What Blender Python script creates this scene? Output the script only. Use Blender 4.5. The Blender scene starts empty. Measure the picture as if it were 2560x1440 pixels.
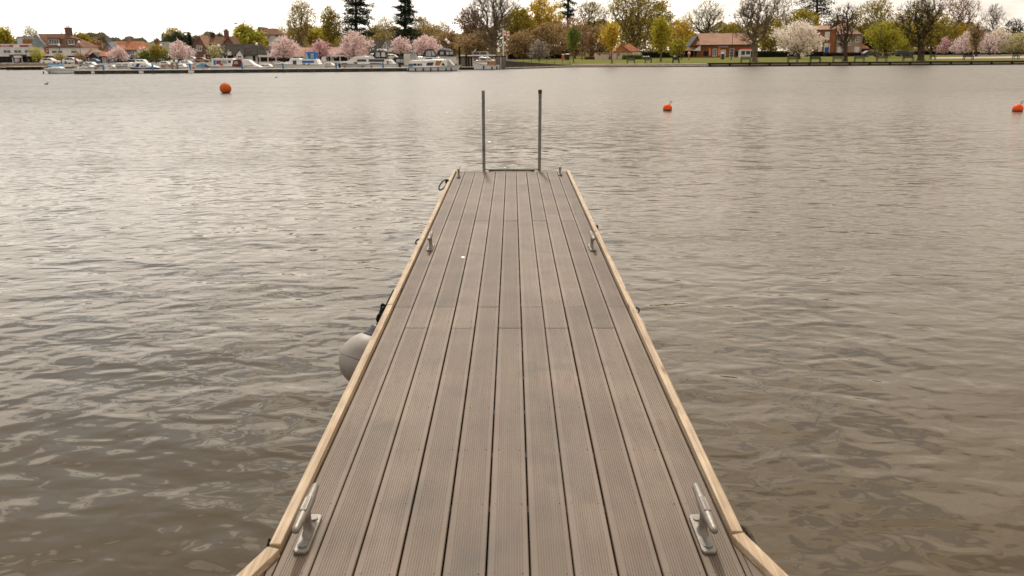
import bpy, bmesh, math, random
import numpy as np
from mathutils import Matrix, Vector

R_ = math.radians
random.seed(7)
rng = np.random.default_rng(7)
scene = bpy.context.scene
col = scene.collection

# ------------------------------------------------------------------ camera
FPX = 2000.0                      # focal length in pixels of the 2560 px wide photograph
H_EYE = 2.35                      # eye height above the water
H_DECK = 1.70                     # eye height above the deck
VPX, VPY = 1279.0, 127.6          # vanishing point of the deck boards
TILT = math.atan((720 - VPY) / FPX)
ROLL = R_(0.45)
RY = Matrix.Rotation(ROLL, 3, 'Y')
RC = RY @ Matrix.Rotation(R_(90) - TILT, 3, 'X')
cam_d = bpy.data.cameras.new('camera')
cam = bpy.data.objects.new('camera', cam_d)
col.objects.link(cam)
cam.matrix_world = Matrix.Translation((0, 0, H_EYE)) @ RC.to_4x4()
cam_d.sensor_width = 36
cam_d.lens = 36 * FPX / 2560
cam_d.clip_start = 0.05
cam_d.clip_end = 6000
cam_d.dof.use_dof = True
cam_d.dof.focus_distance = 6.0
cam_d.dof.aperture_fstop = 5.6
scene.camera = cam

# ------------------------------------------------------------------ world
SUN_EL, SUN_AZ = R_(48), R_(-5)       # azimuth measured from +Y towards +X
world = bpy.data.worlds.new('World')
scene.world = world
world.use_nodes = True
wn = world.node_tree
wn.nodes.clear()
def N(tree, kind, **kw):
    n = tree.nodes.new(kind)
    for k, v in kw.items():
        if k in n.inputs.keys():
            n.inputs[k].default_value = v
        else:
            setattr(n, k, v)
    return n
def L(tree, a, b):
    tree.links.new(a, b)
sky = N(wn, 'ShaderNodeTexSky', sky_type='NISHITA', sun_disc=False)
sky.sun_elevation = SUN_EL
sky.sun_rotation = SUN_AZ
sky.air_density = 1.0
sky.dust_density = 0.4
sky.ozone_density = 1.5
tc = N(wn, 'ShaderNodeTexCoord')
sep = N(wn, 'ShaderNodeSeparateXYZ')
L(wn, tc.outputs['Generated'], sep.inputs[0])
ab = N(wn, 'ShaderNodeMath', operation='ABSOLUTE'); L(wn, sep.outputs['Z'], ab.inputs[0])
ad = N(wn, 'ShaderNodeMath', operation='ADD'); L(wn, ab.outputs[0], ad.inputs[0]); ad.inputs[1].default_value = 0.22
dv = N(wn, 'ShaderNodeVectorMath', operation='DIVIDE')
cb = N(wn, 'ShaderNodeCombineXYZ')
for i in range(3):
    L(wn, ad.outputs[0], cb.inputs[i])
L(wn, tc.outputs['Generated'], dv.inputs[0]); L(wn, cb.outputs[0], dv.inputs[1])
n1 = N(wn, 'ShaderNodeTexNoise'); n1.inputs['Scale'].default_value = 4.6; n1.inputs['Detail'].default_value = 5; n1.inputs['Roughness'].default_value = 0.55
n1.inputs['Distortion'].default_value = 0.3
L(wn, dv.outputs[0], n1.inputs['Vector'])
# cloud cover with blue breaks
cov = N(wn, 'ShaderNodeMapRange'); cov.inputs['From Min'].default_value = 0.455; cov.inputs['From Max'].default_value = 0.505
cov.inputs['To Min'].default_value = 0.22; cov.inputs['To Max'].default_value = 1.0
# unbroken cloud low down, breaks overhead and more of them to the left
lowc = N(wn, 'ShaderNodeMapRange'); lowc.inputs['From Min'].default_value = 0.08; lowc.inputs['From Max'].default_value = 0.40
lowc.inputs['To Min'].default_value = 0.30; lowc.inputs['To Max'].default_value = -0.03
L(wn, ab.outputs[0], lowc.inputs['Value'])
lx = N(wn, 'ShaderNodeMath', operation='MULTIPLY_ADD'); L(wn, sep.outputs['X'], lx.inputs[0]); lx.inputs[1].default_value = 0.13; L(wn, lowc.outputs[0], lx.inputs[2])
ns_ = N(wn, 'ShaderNodeMath', operation='ADD'); L(wn, n1.outputs['Fac'], ns_.inputs[0]); L(wn, lx.outputs[0], ns_.inputs[1])
L(wn, ns_.outputs[0], cov.inputs['Value'])
# thickness of the cloud gives its brightness
n2 = N(wn, 'ShaderNodeTexNoise'); n2.inputs['Scale'].default_value = 6.0; n2.inputs['Detail'].default_value = 6; n2.inputs['Roughness'].default_value = 0.6
mp2 = N(wn, 'ShaderNodeMapping'); mp2.inputs['Location'].default_value = (4.2, 1.3, 0)
L(wn, dv.outputs[0], mp2.inputs['Vector']); L(wn, mp2.outputs[0], n2.inputs['Vector'])
br = N(wn, 'ShaderNodeMapRange'); br.inputs['From Min'].default_value = 0.3; br.inputs['From Max'].default_value = 0.7
br.inputs['To Min'].default_value = 1.0; br.inputs['To Max'].default_value = 1.62
L(wn, n2.outputs['Fac'], br.inputs['Value'])
# the overcast thickens to the right (east of the view), as in the photograph
gx = N(wn, 'ShaderNodeMapRange'); gx.inputs['From Min'].default_value = -0.6; gx.inputs['From Max'].default_value = 0.7
gx.inputs['To Min'].default_value = 1.15; gx.inputs['To Max'].default_value = 0.74
L(wn, sep.outputs['X'], gx.inputs['Value'])
# thinner, brighter cloud low over the far shore
gz = N(wn, 'ShaderNodeMapRange'); gz.inputs['From Min'].default_value = 0.0; gz.inputs['From Max'].default_value = 0.45
gz.inputs['To Min'].default_value = 1.0; gz.inputs['To Max'].default_value = 1.0
L(wn, ab.outputs[0], gz.inputs['Value'])
m1 = N(wn, 'ShaderNodeMath', operation='MULTIPLY'); L(wn, br.outputs[0], m1.inputs[0]); L(wn, gx.outputs[0], m1.inputs[1])
m2 = N(wn, 'ShaderNodeMath', operation='MULTIPLY'); L(wn, m1.outputs[0], m2.inputs[0]); L(wn, gz.outputs[0], m2.inputs[1])
# the veiled sun lights up the cloud around it
sdv = (math.sin(SUN_AZ) * math.cos(SUN_EL), math.cos(SUN_AZ) * math.cos(SUN_EL), math.sin(SUN_EL))
dt = N(wn, 'ShaderNodeVectorMath', operation='DOT_PRODUCT'); L(wn, tc.outputs['Generated'], dt.inputs[0]); dt.inputs[1].default_value = sdv
mxd = N(wn, 'ShaderNodeMath', operation='MAXIMUM'); L(wn, dt.outputs['Value'], mxd.inputs[0]); mxd.inputs[1].default_value = 0
pw = N(wn, 'ShaderNodeMath', operation='POWER'); L(wn, mxd.outputs[0], pw.inputs[0]); pw.inputs[1].default_value = 4
gl = N(wn, 'ShaderNodeMath', operation='MULTIPLY_ADD'); L(wn, pw.outputs[0], gl.inputs[0]); gl.inputs[1].default_value = 0.8; gl.inputs[2].default_value = 0.92
m3 = N(wn, 'ShaderNodeMath', operation='MULTIPLY'); L(wn, m2.outputs[0], m3.inputs[0]); L(wn, gl.outputs[0], m3.inputs[1]); m2 = m3
hue = N(wn, 'ShaderNodeMix', data_type='RGBA'); hue.inputs['A'].default_value = (1.06, .98, .88, 1); hue.inputs['B'].default_value = (1.08, .955, .815, 1)   # warmer cloud to the right
hx = N(wn, 'ShaderNodeMapRange'); hx.inputs['From Min'].default_value = -0.5; hx.inputs['From Max'].default_value = 0.25; L(wn, sep.outputs['X'], hx.inputs['Value']); L(wn, hx.outputs[0], hue.inputs['Factor'])
ccol = N(wn, 'ShaderNodeVectorMath', operation='SCALE'); L(wn, hue.outputs['Result'], ccol.inputs[0])
L(wn, m2.outputs[0], ccol.inputs['Scale'])
ssc = N(wn, 'ShaderNodeVectorMath', operation='SCALE'); ssc.inputs['Scale'].default_value = 0.15
tint = N(wn, 'ShaderNodeVectorMath', operation='MULTIPLY'); tint.inputs[1].default_value = (1.08, 1.06, .86)   # the photograph's warm white balance
L(wn, sky.outputs[0], tint.inputs[0]); L(wn, tint.outputs[0], ssc.inputs[0])
mixc = N(wn, 'ShaderNodeMix', data_type='RGBA')
L(wn, cov.outputs[0], mixc.inputs['Factor']); L(wn, ssc.outputs[0], mixc.inputs['A']); L(wn, ccol.outputs[0], mixc.inputs['B'])
bg = N(wn, 'ShaderNodeBackground'); bg.inputs['Strength'].default_value = 1.0
L(wn, mixc.outputs['Result'], bg.inputs['Color'])
wo = N(wn, 'ShaderNodeOutputWorld'); L(wn, bg.outputs[0], wo.inputs['Surface'])

# ------------------------------------------------------------------ sun (veiled by thin cloud)
sd = bpy.data.lights.new('sun', 'SUN'); sun = bpy.data.objects.new('sun', sd); col.objects.link(sun)
sd.energy = 3.2; sd.angle = R_(4); sd.color = (1.0, 0.94, 0.85)
sdir = Vector((math.sin(SUN_AZ) * math.cos(SUN_EL), math.cos(SUN_AZ) * math.cos(SUN_EL), math.sin(SUN_EL)))
sun.rotation_euler = sdir.to_track_quat('Z', 'Y').to_euler()
sun.location = (0, 60, 80)

scene.view_settings.view_transform = 'Standard'
scene.view_settings.look = 'None'
scene.view_settings.exposure = 0.0
scene.view_settings.gamma = 1.0

# ------------------------------------------------------------------ photo pixel -> place
def ray(px, py):
    return RC @ Vector(((px - 1280) / FPX, -(py - 720) / FPX, -1))
def P(px, py, Y):                     # point on the upright plane at distance Y
    r = ray(px, py); t = Y / r.y
    return Vector((r.x * t, Y, H_EYE + r.z * t))
def G(px, py, z=0.0):                 # point on the level plane at height z
    r = ray(px, py); t = (z - H_EYE) / r.z
    return Vector((r.x * t, r.y * t, z))
def mpp(Y):                           # metres per photo pixel at distance Y
    return Y * math.cos(TILT) / FPX
GZ = 0.33                             # level of the banks

# ------------------------------------------------------------------ materials
MATS = {}
def mat(name, c, rough=0.65, var=0.18, scale=2.0, bump=0.0, bscale=None, metal=0.0, spec=0.5, detail=4, c2=None, stretch=None, trans=0.0):
    if name in MATS:
        return MATS[name]
    m = bpy.data.materials.new(name); m.use_nodes = True; t = m.node_tree
    b = t.nodes['Principled BSDF']
    b.inputs['Roughness'].default_value = rough; b.inputs['Metallic'].default_value = metal
    b.inputs['Specular IOR Level'].default_value = spec if rough < .85 else min(spec, .05)
    co = N(t, 'ShaderNodeTexCoord'); mp = N(t, 'ShaderNodeMapping'); L(t, co.outputs['Object'], mp.inputs['Vector'])
    if stretch: mp.inputs['Scale'].default_value = stretch
    nz = N(t, 'ShaderNodeTexNoise'); nz.inputs['Scale'].default_value = scale; nz.inputs['Detail'].default_value = detail
    L(t, mp.outputs[0], nz.inputs['Vector'])
    mr = N(t, 'ShaderNodeMapRange'); mr.inputs['From Min'].default_value = 0.3; mr.inputs['From Max'].default_value = 0.7
    L(t, nz.outputs['Fac'], mr.inputs['Value'])
    mx = N(t, 'ShaderNodeMix', data_type='RGBA')
    if c2 is None:
        mx.inputs['A'].default_value = (*[x * (1 - var) for x in c], 1); mx.inputs['B'].default_value = (*[min(1, x * (1 + var)) for x in c], 1)
    else:
        mx.inputs['A'].default_value = (*c, 1); mx.inputs['B'].default_value = (*c2, 1)
    L(t, mr.outputs[0], mx.inputs['Factor']); L(t, mx.outputs['Result'], b.inputs['Base Color'])
    if bump:
        n2 = N(t, 'ShaderNodeTexNoise'); n2.inputs['Scale'].default_value = bscale or scale * 6; n2.inputs['Detail'].default_value = 3
        L(t, mp.outputs[0], n2.inputs['Vector'])
        bp = N(t, 'ShaderNodeBump'); bp.inputs['Distance'].default_value = bump; bp.inputs['Strength'].default_value = 1
        L(t, n2.outputs['Fac'], bp.inputs['Height']); L(t, bp.outputs[0], b.inputs['Normal'])
    MATS[name] = m
    return m

def leafmat(name, c, var=0.4, tr=0.45, c2=None):
    if name in MATS:
        return MATS[name]
    m = bpy.data.materials.new(name); m.use_nodes = True; t = m.node_tree; t.nodes.clear()
    g = N(t, 'ShaderNodeNewGeometry')
    mx = N(t, 'ShaderNodeMix', data_type='RGBA')
    a = c2 if c2 else tuple(x * (1 - var) for x in c)
    bcol = tuple(min(1, x * (1 + (0 if c2 else var))) for x in c)
    mx.inputs['A'].default_value = (*a, 1); mx.inputs['B'].default_value = (*bcol, 1)
    L(t, g.outputs['Random Per Island'], mx.inputs['Factor'])
    d = N(t, 'ShaderNodeBsdfDiffuse'); tl = N(t, 'ShaderNodeBsdfTranslucent'); ms = N(t, 'ShaderNodeMixShader')
    ms.inputs[0].default_value = tr
    L(t, mx.outputs['Result'], d.inputs[0]); L(t, mx.outputs['Result'], tl.inputs[0])
    L(t, d.outputs[0], ms.inputs[1]); L(t, tl.outputs[0], ms.inputs[2])
    o = N(t, 'ShaderNodeOutputMaterial'); L(t, ms.outputs[0], o.inputs[0])
    MATS[name] = m
    return m

def striped(name, c, c2, axis='Z', scale=8.0, rough=0.8, var=0.2, bump=0.02):
    """courses of tiles / weatherboards too far away to tell apart"""
    if name in MATS:
        return MATS[name]
    m = mat(name, c, rough=rough, var=var, scale=0.8)
    t = m.node_tree; b = t.nodes['Principled BSDF']
    src = b.inputs['Base Color'].links[0].from_socket
    co = N(t, 'ShaderNodeTexCoord')
    w = N(t, 'ShaderNodeTexWave', wave_type='BANDS', bands_direction=axis); w.inputs['Scale'].default_value = scale; w.inputs['Distortion'].default_value = 0.6
    w.inputs['Detail'].default_value = 2
    L(t, co.outputs['Object'], w.inputs['Vector'])
    mx = N(t, 'ShaderNodeMix', data_type='RGBA'); L(t, w.outputs['Fac'], mx.inputs['Factor'])
    mx.inputs['B'].default_value = (*c2, 1); L(t, src, mx.inputs['A'])
    mm = N(t, 'ShaderNodeMath', operation='MULTIPLY'); mm.inputs[1].default_value = 0.5; L(t, w.outputs['Fac'], mm.inputs[0]); L(t, mm.outputs[0], mx.inputs['Factor'])
    L(t, mx.outputs['Result'], b.inputs['Base Color'])
    bp = N(t, 'ShaderNodeBump'); bp.inputs['Distance'].default_value = bump; L(t, w.outputs['Fac'], bp.inputs['Height']); L(t, bp.outputs[0], b.inputs['Normal'])
    return m

# ------------------------------------------------------------------ mesh helpers
class MB:
    def __init__(s): s.v = []; s.f = []
    def add(s, vs, fs):
        o = len(s.v); s.v += [tuple(v) for v in vs]; s.f += [tuple(i + o for i in f) for f in fs]; return s
    def box(s, x0, x1, y0, y1, z0, z1):
        return s.add([(x0,y0,z0),(x1,y0,z0),(x1,y1,z0),(x0,y1,z0),(x0,y0,z1),(x1,y0,z1),(x1,y1,z1),(x0,y1,z1)],
                     [(0,3,2,1),(4,5,6,7),(0,1,5,4),(1,2,6,5),(2,3,7,6),(3,0,4,7)])
    def prism(s, poly, y0, y1):       # poly of (x,z), any winding, extruded along Y
        a = sum(poly[i][0]*poly[(i+1)%len(poly)][1]-poly[(i+1)%len(poly)][0]*poly[i][1] for i in range(len(poly)))
        if a < 0: poly = poly[::-1]
        n = len(poly)
        vs = [(x, y0, z) for x, z in poly] + [(x, y1, z) for x, z in poly]
        fs = [tuple(range(n)), tuple(range(2*n-1, n-1, -1))] + [(i+n, (i+1)%n+n, (i+1)%n, i) for i in range(n)]
        return s.add(vs, fs)
    def prismx(s, poly, x0, x1):      # poly of (y,z) extruded along X
        m = MB().prism(poly, x0, x1)
        return s.add([(y, x, z) for x, y, z in m.v], [f[::-1] for f in m.f])
    def prismz(s, poly, z0, z1):      # poly of (x,y) extruded along Z
        m = MB().prism(poly, z0, z1)
        return s.add([(x, z, y) for x, y, z in m.v], [f[::-1] for f in m.f])
    def tube(s, path, r, n=8, cap=True):
        path = [Vector(p) for p in path]; rs = r if isinstance(r, (list, tuple)) else [r]*len(path)
        vs = []; fs = []
        for i, p in enumerate(path):
            d = (path[min(i+1, len(path)-1)] - path[max(i-1, 0)]).normalized()
            a = Vector((0,0,1)) if abs(d.z) < 0.9 else Vector((1,0,0))
            u = d.cross(a).normalized(); w = d.cross(u)
            for k in range(n):
                t = 2*math.pi*k/n; vs.append(p + (u*math.cos(t) + w*math.sin(t))*rs[i])
        for i in range(len(path)-1):
            for k in range(n):
                fs.append((i*n+k, i*n+(k+1)%n, (i+1)*n+(k+1)%n, (i+1)*n+k))
        if cap:
            fs.append(tuple(range(n-1, -1, -1))); o = (len(path)-1)*n; fs.append(tuple(o+k for k in range(n)))
        return s.add(vs, fs)
    def lathe(s, prof, n=16, c=(0,0,0), axis=None):   # prof of (r,z)
        vs = []; fs = []
        q = Vector((0,0,1)).rotation_difference(Vector(axis)) if axis else None
        for r, z in prof:
            for k in range(n):
                t = 2*math.pi*k/n; p = Vector((r*math.cos(t), r*math.sin(t), z))
                if q: p = q @ p
                vs.append(p + Vector(c))
        m = len(prof)
        for i in range(m-1):
            for k in range(n):
                fs.append((i*n+k, i*n+(k+1)%n, (i+1)*n+(k+1)%n, (i+1)*n+k))
        if prof[0][0] > 1e-5: fs.append(tuple(range(n-1, -1, -1)))
        if prof[-1][0] > 1e-5: fs.append(tuple((m-1)*n+k for k in range(n)))
        return s.add(vs, fs)
    def sphere(s, c, r, n=14, m=9, sc=(1,1,1)):
        prof = [(max(1e-6, r*math.sin(math.pi*i/m)), -r*math.cos(math.pi*i/m)) for i in range(m+1)]
        t = MB().lathe(prof, n)
        return s.add([(c[0]+x*sc[0], c[1]+y*sc[1], c[2]+z*sc[2]) for x, y, z in t.v], t.f)
    def mesh(s, name, off=(0,0,0), smooth=False):
        me = bpy.data.meshes.new(name)
        me.from_pydata([(v[0]-off[0], v[1]-off[1], v[2]-off[2]) for v in s.v], [], s.f)
        if smooth: me.polygons.foreach_set('use_smooth', [True]*len(me.polygons))
        me.update(); return me
    def build(s, name, m, parent=None, off=None, smooth=False, bevel=0):
        if off is None: off = parent.get('_o', (0,0,0)) if parent else (0,0,0)
        o = bpy.data.objects.new(name, s.mesh(name, off, smooth)); col.objects.link(o)
        if m: o.data.materials.append(m)
        if parent: o.parent = parent; o['_o'] = tuple(off)
        if bevel:
            bv = o.modifiers.new('b', 'BEVEL'); bv.width = bevel; bv.segments = 2; bv.limit_method = 'ANGLE'; bv.angle_limit = R_(40)
        return o

def thing(name, label, cat, loc=(0,0,0), group=None, rz=0):
    o = bpy.data.objects.new(name, None); col.objects.link(o); o.location = loc; o.rotation_euler = (0,0,rz)
    o.empty_display_size = 0.2
    o['label'] = label; o['category'] = cat; o['_o'] = tuple(loc)
    if group: o['group'] = group
    return o
def tag(o, label, cat, group=None):
    o['label'] = label; o['category'] = cat
    if group: o['group'] = group
    return o
def struct(o): o['kind'] = 'structure'; return o
def copy_tree(o, parent=None):
    c = o.copy(); col.objects.link(c); c.parent = parent
    for ch in list(o.children): copy_tree(ch, c)
    return c
def catmull(pts, k=8):
    pts = [Vector(p) for p in pts]; out = []
    q = [pts[0]] + pts + [pts[-1]]
    for i in range(1, len(q)-2):
        for j in range(k):
            t = j/k; a, b, c, d = q[i-1], q[i], q[i+1], q[i+2]
            out.append(0.5*((2*b)+(c-a)*t+(2*a-5*b+4*c-d)*t*t+(3*b-a-3*c+d)*t**3))
    out.append(pts[-1]); return out

# ================================================================== WATER
def graded(lo, hi, d0, d1, step, g):
    a = list(np.arange(d0, d1 + 1e-6, step)); s = step
    x = a[-1]
    while x < hi: s *= g; x += s; a.append(min(x, hi))
    x = a[0]; s = step
    while x > lo: s *= g; x -= s; a.insert(0, max(x, lo))
    return np.array(a)
xs = graded(-2500, 2500, -7.5, 7.5, 0.06, 1.05)
ys = graded(-300, 420, 1.5, 15, 0.06, 1.05)
XX, YY = np.meshgrid(xs, ys, indexing='ij')
SPX = np.gradient(xs)[:, None] * np.ones_like(YY); SPY = np.gradient(ys)[None, :] * np.ones_like(XX)
SP = np.maximum(SPX, SPY)
ZZ = np.zeros_like(XX)
wr = np.random.default_rng(11)
for i in range(70):
    lam = 0.35 * (9.0 ** wr.random())                     # 0.35 .. 3.1 m
    th = R_(78) + wr.normal(0, R_(26))                     # crests run across the view, tilted
    k = 2 * math.pi / lam
    amp = 0.0005 * lam ** 0.85
    fade = np.clip((lam / SP - 3.0) / 3.0, 0, 1)
    ph = k * (XX * math.cos(th) + YY * math.sin(th)) + wr.random() * 6.28
    ZZ += fade * amp * np.sin(ph + 0.4*np.sin(ph*0.31+i))
nx, ny = XX.shape
vv = np.stack([XX.ravel(), YY.ravel(), ZZ.ravel()], 1)
ii = np.arange(nx*ny).reshape(nx, ny)
ff = np.stack([ii[:-1, :-1].ravel(), ii[1:, :-1].ravel(), ii[1:, 1:].ravel(), ii[:-1, 1:].ravel()], 1)
def np_mesh(name, v, f, smooth=False):
    me = bpy.data.meshes.new(name); k = f.shape[1]
    me.vertices.add(len(v)); me.vertices.foreach_set('co', v.astype(np.float32).ravel())
    me.loops.add(f.size); me.loops.foreach_set('vertex_index', f.astype(np.int32).ravel())
    me.polygons.add(len(f)); me.polygons.foreach_set('loop_start', np.arange(0, f.size, k, dtype=np.int32))
    me.polygons.foreach_set('loop_total', np.full(len(f), k, dtype=np.int32))
    me.update(calc_edges=True); me.validate()
    if smooth: me.polygons.foreach_set('use_smooth', [True]*len(me.polygons))
    return me
wm = bpy.data.materials.new('lake_water'); wm.use_nodes = True; t = wm.node_tree
b = t.nodes['Principled BSDF']
b.inputs['Roughness'].default_value = 0.03; b.inputs['IOR'].default_value = 1.333
geo = N(t, 'ShaderNodeNewGeometry')
def wnoise(scale, stretch, rot, detail, rough, off, dist=0.0):
    mp = N(t, 'ShaderNodeMapping'); mp.inputs['Scale'].default_value = stretch; mp.inputs['Rotation'].default_value = (0, 0, rot); mp.inputs['Location'].default_value = off
    L(t, geo.outputs['Position'], mp.inputs['Vector'])
    nz = N(t, 'ShaderNodeTexNoise'); nz.inputs['Scale'].default_value = scale; nz.inputs['Detail'].default_value = detail; nz.inputs['Roughness'].default_value = rough
    nz.inputs['Distortion'].default_value = dist
    L(t, mp.outputs[0], nz.inputs['Vector']); return nz.outputs['Fac']
def mth(op, a, b_):
    m = N(t, 'ShaderNodeMath', operation=op)
    for i, q in enumerate((a, b_)):
        if isinstance(q, (int, float)): m.inputs[i].default_value = q
        else: L(t, q, m.inputs[i])
    return m.outputs[0]
rgh = N(t, 'ShaderNodeMapRange'); rgh.inputs['From Min'].default_value = 7; rgh.inputs['From Max'].default_value = 46; rgh.inputs['To Min'].default_value = 0.01; rgh.inputs['To Max'].default_value = 0.33
sxr = N(t, 'ShaderNodeSeparateXYZ'); L(t, geo.outputs['Position'], sxr.inputs[0]); L(t, sxr.outputs['Y'], rgh.inputs['Value']); L(t, rgh.outputs[0], b.inputs['Roughness'])
# murky body colour
mur = wnoise(0.35, (1, 1, 1), 0, 4, 0.6, (3, 1, 0))
mc = N(t, 'ShaderNodeMix', data_type='RGBA'); mc.inputs['A'].default_value = (0.056, 0.037, 0.015, 1); mc.inputs['B'].default_value = (0.082, 0.057, 0.028, 1)
L(t, mur, mc.inputs['Factor']); L(t, mc.outputs['Result'], b.inputs['Base Color'])
h1 = mth('MULTIPLY', wnoise(1.5, (0.55, 1.0, 1), R_(14), 0.5, 0.4, (0, 0, 0), 0.3), 0.030)     # soft swell-lets
h2 = mth('MULTIPLY', wnoise(4.1, (0.70, 1.0, 1), R_(12), 0.9, 0.4, (9, 3, 0), 0.5), 0.024)
# patches of cat's-paw ripples, more of them to the right of the jetty
pat = wnoise(0.16, (0.6, 1.0, 1), R_(10), 3, 0.5, (2.3, 7.1, 0))
sx = N(t, 'ShaderNodeSeparateXYZ'); L(t, geo.outputs['Position'], sx.inputs[0])
lee = N(t, 'ShaderNodeMapRange'); lee.inputs['From Min'].default_value = 0.6; lee.inputs['From Max'].default_value = 5; lee.inputs['To Min'].default_value = -0.18; lee.inputs['To Max'].default_value = 0.12
L(t, sx.outputs['X'], lee.inputs['Value'])
far = N(t, 'ShaderNodeMapRange'); far.inputs['From Min'].default_value = 5; far.inputs['From Max'].default_value = 22; far.inputs['To Min'].default_value = 0; far.inputs['To Max'].default_value = 0.3
L(t, sx.outputs['Y'], far.inputs['Value'])
ps = mth('ADD', mth('ADD', pat, lee.outputs[0]), far.outputs[0])
pm = N(t, 'ShaderNodeMapRange'); pm.inputs['From Min'].default_value = 0.40; pm.inputs['From Max'].default_value = 0.68; pm.inputs['To Min'].default_value = 0.0
L(t, ps, pm.inputs['Value'])
h3 = mth('MULTIPLY', mth('MULTIPLY', wnoise(13.0, (0.4, 1.0, 1), R_(8), 4, 0.55, (1, 5, 0), 0.6), 0.011), pm.outputs[0])
h4 = mth('MULTIPLY', wnoise(8.0, (0.6, 1.0, 1), R_(20), 1, 0.4, (4, 8, 0), 0.4), 0.0075)
hh = mth('ADD', mth('ADD', mth('ADD', h1, h2), h3), h4)
bp = N(t, 'ShaderNodeBump'); bp.inputs['Distance'].default_value = 1.0; bp.inputs['Strength'].default_value = 1.0
L(t, hh, bp.inputs['Height'])
# farther out the ripples are smaller than a pixel: give their slopes directly
def slope(scale, stretch, rot, off, gain, dmin, dmax, detail=2):
    mp = N(t, 'ShaderNodeMapping'); mp.inputs['Scale'].default_value = stretch; mp.inputs['Rotation'].default_value = (0, 0, rot); mp.inputs['Location'].default_value = off
    L(t, geo.outputs['Position'], mp.inputs['Vector'])
    nz = N(t, 'ShaderNodeTexNoise'); nz.inputs['Scale'].default_value = scale; nz.inputs['Detail'].default_value = detail; L(t, mp.outputs[0], nz.inputs['Vector'])
    sb_ = N(t, 'ShaderNodeVectorMath', operation='SUBTRACT'); L(t, nz.outputs['Color'], sb_.inputs[0]); sb_.inputs[1].default_value = (.5, .5, .5)
    ml = N(t, 'ShaderNodeVectorMath', operation='MULTIPLY'); L(t, sb_.outputs[0], ml.inputs[0]); ml.inputs[1].default_value = (gain*.6, gain, 0)
    fd = N(t, 'ShaderNodeMapRange'); fd.inputs['From Min'].default_value = dmin; fd.inputs['From Max'].default_value = dmax; L(t, sx.outputs['Y'], fd.inputs['Value'])
    sc_ = N(t, 'ShaderNodeVectorMath', operation='SCALE'); L(t, ml.outputs[0], sc_.inputs[0]); L(t, fd.outputs[0], sc_.inputs['Scale']); return sc_.outputs[0]
a1 = N(t, 'ShaderNodeVectorMath', operation='ADD'); L(t, slope(6.0, (.45, 1, 1), R_(6), (0, 0, 0), 0.95, 6, 30, 4), a1.inputs[0]); L(t, slope(0.9, (.35, 1, 1), R_(8), (5, 2, 0), .34, 14, 50, 3), a1.inputs[1])
a2 = N(t, 'ShaderNodeVectorMath', operation='ADD'); L(t, bp.outputs[0], a2.inputs[0]); L(t, a1.outputs[0], a2.inputs[1])
nm_ = N(t, 'ShaderNodeVectorMath', operation='NORMALIZE'); L(t, a2.outputs[0], nm_.inputs[0]); L(t, nm_.outputs[0], b.inputs['Normal'])
wo_ = bpy.data.objects.new('water', np_mesh('water', vv, ff, True)); col.objects.link(wo_); wo_.data.materials.append(wm); struct(wo_)

# ================================================================== JETTY
ROOT = Matrix.Translation((0, 0, H_EYE)) @ RY.to_4x4() @ Matrix.Translation((0, 0, -H_DECK))
def deck(px, py, z=0.0):             # photo pixel -> jetty-local point at height z above the deck
    k = py - VPY; h = H_DECK - z; c = math.cos(TILT)
    return Vector(((px - VPX) * h / (c * k), h * ((FPX + (720-VPY)**2/FPX) / k - (720-VPY)/FPX), z))
jetty = thing('jetty', 'long floating finger jetty of grey-brown grooved boards edged with pale timber', 'jetty')
jetty.matrix_world = ROOT; jetty['_o'] = (0, 0, 0)

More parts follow.
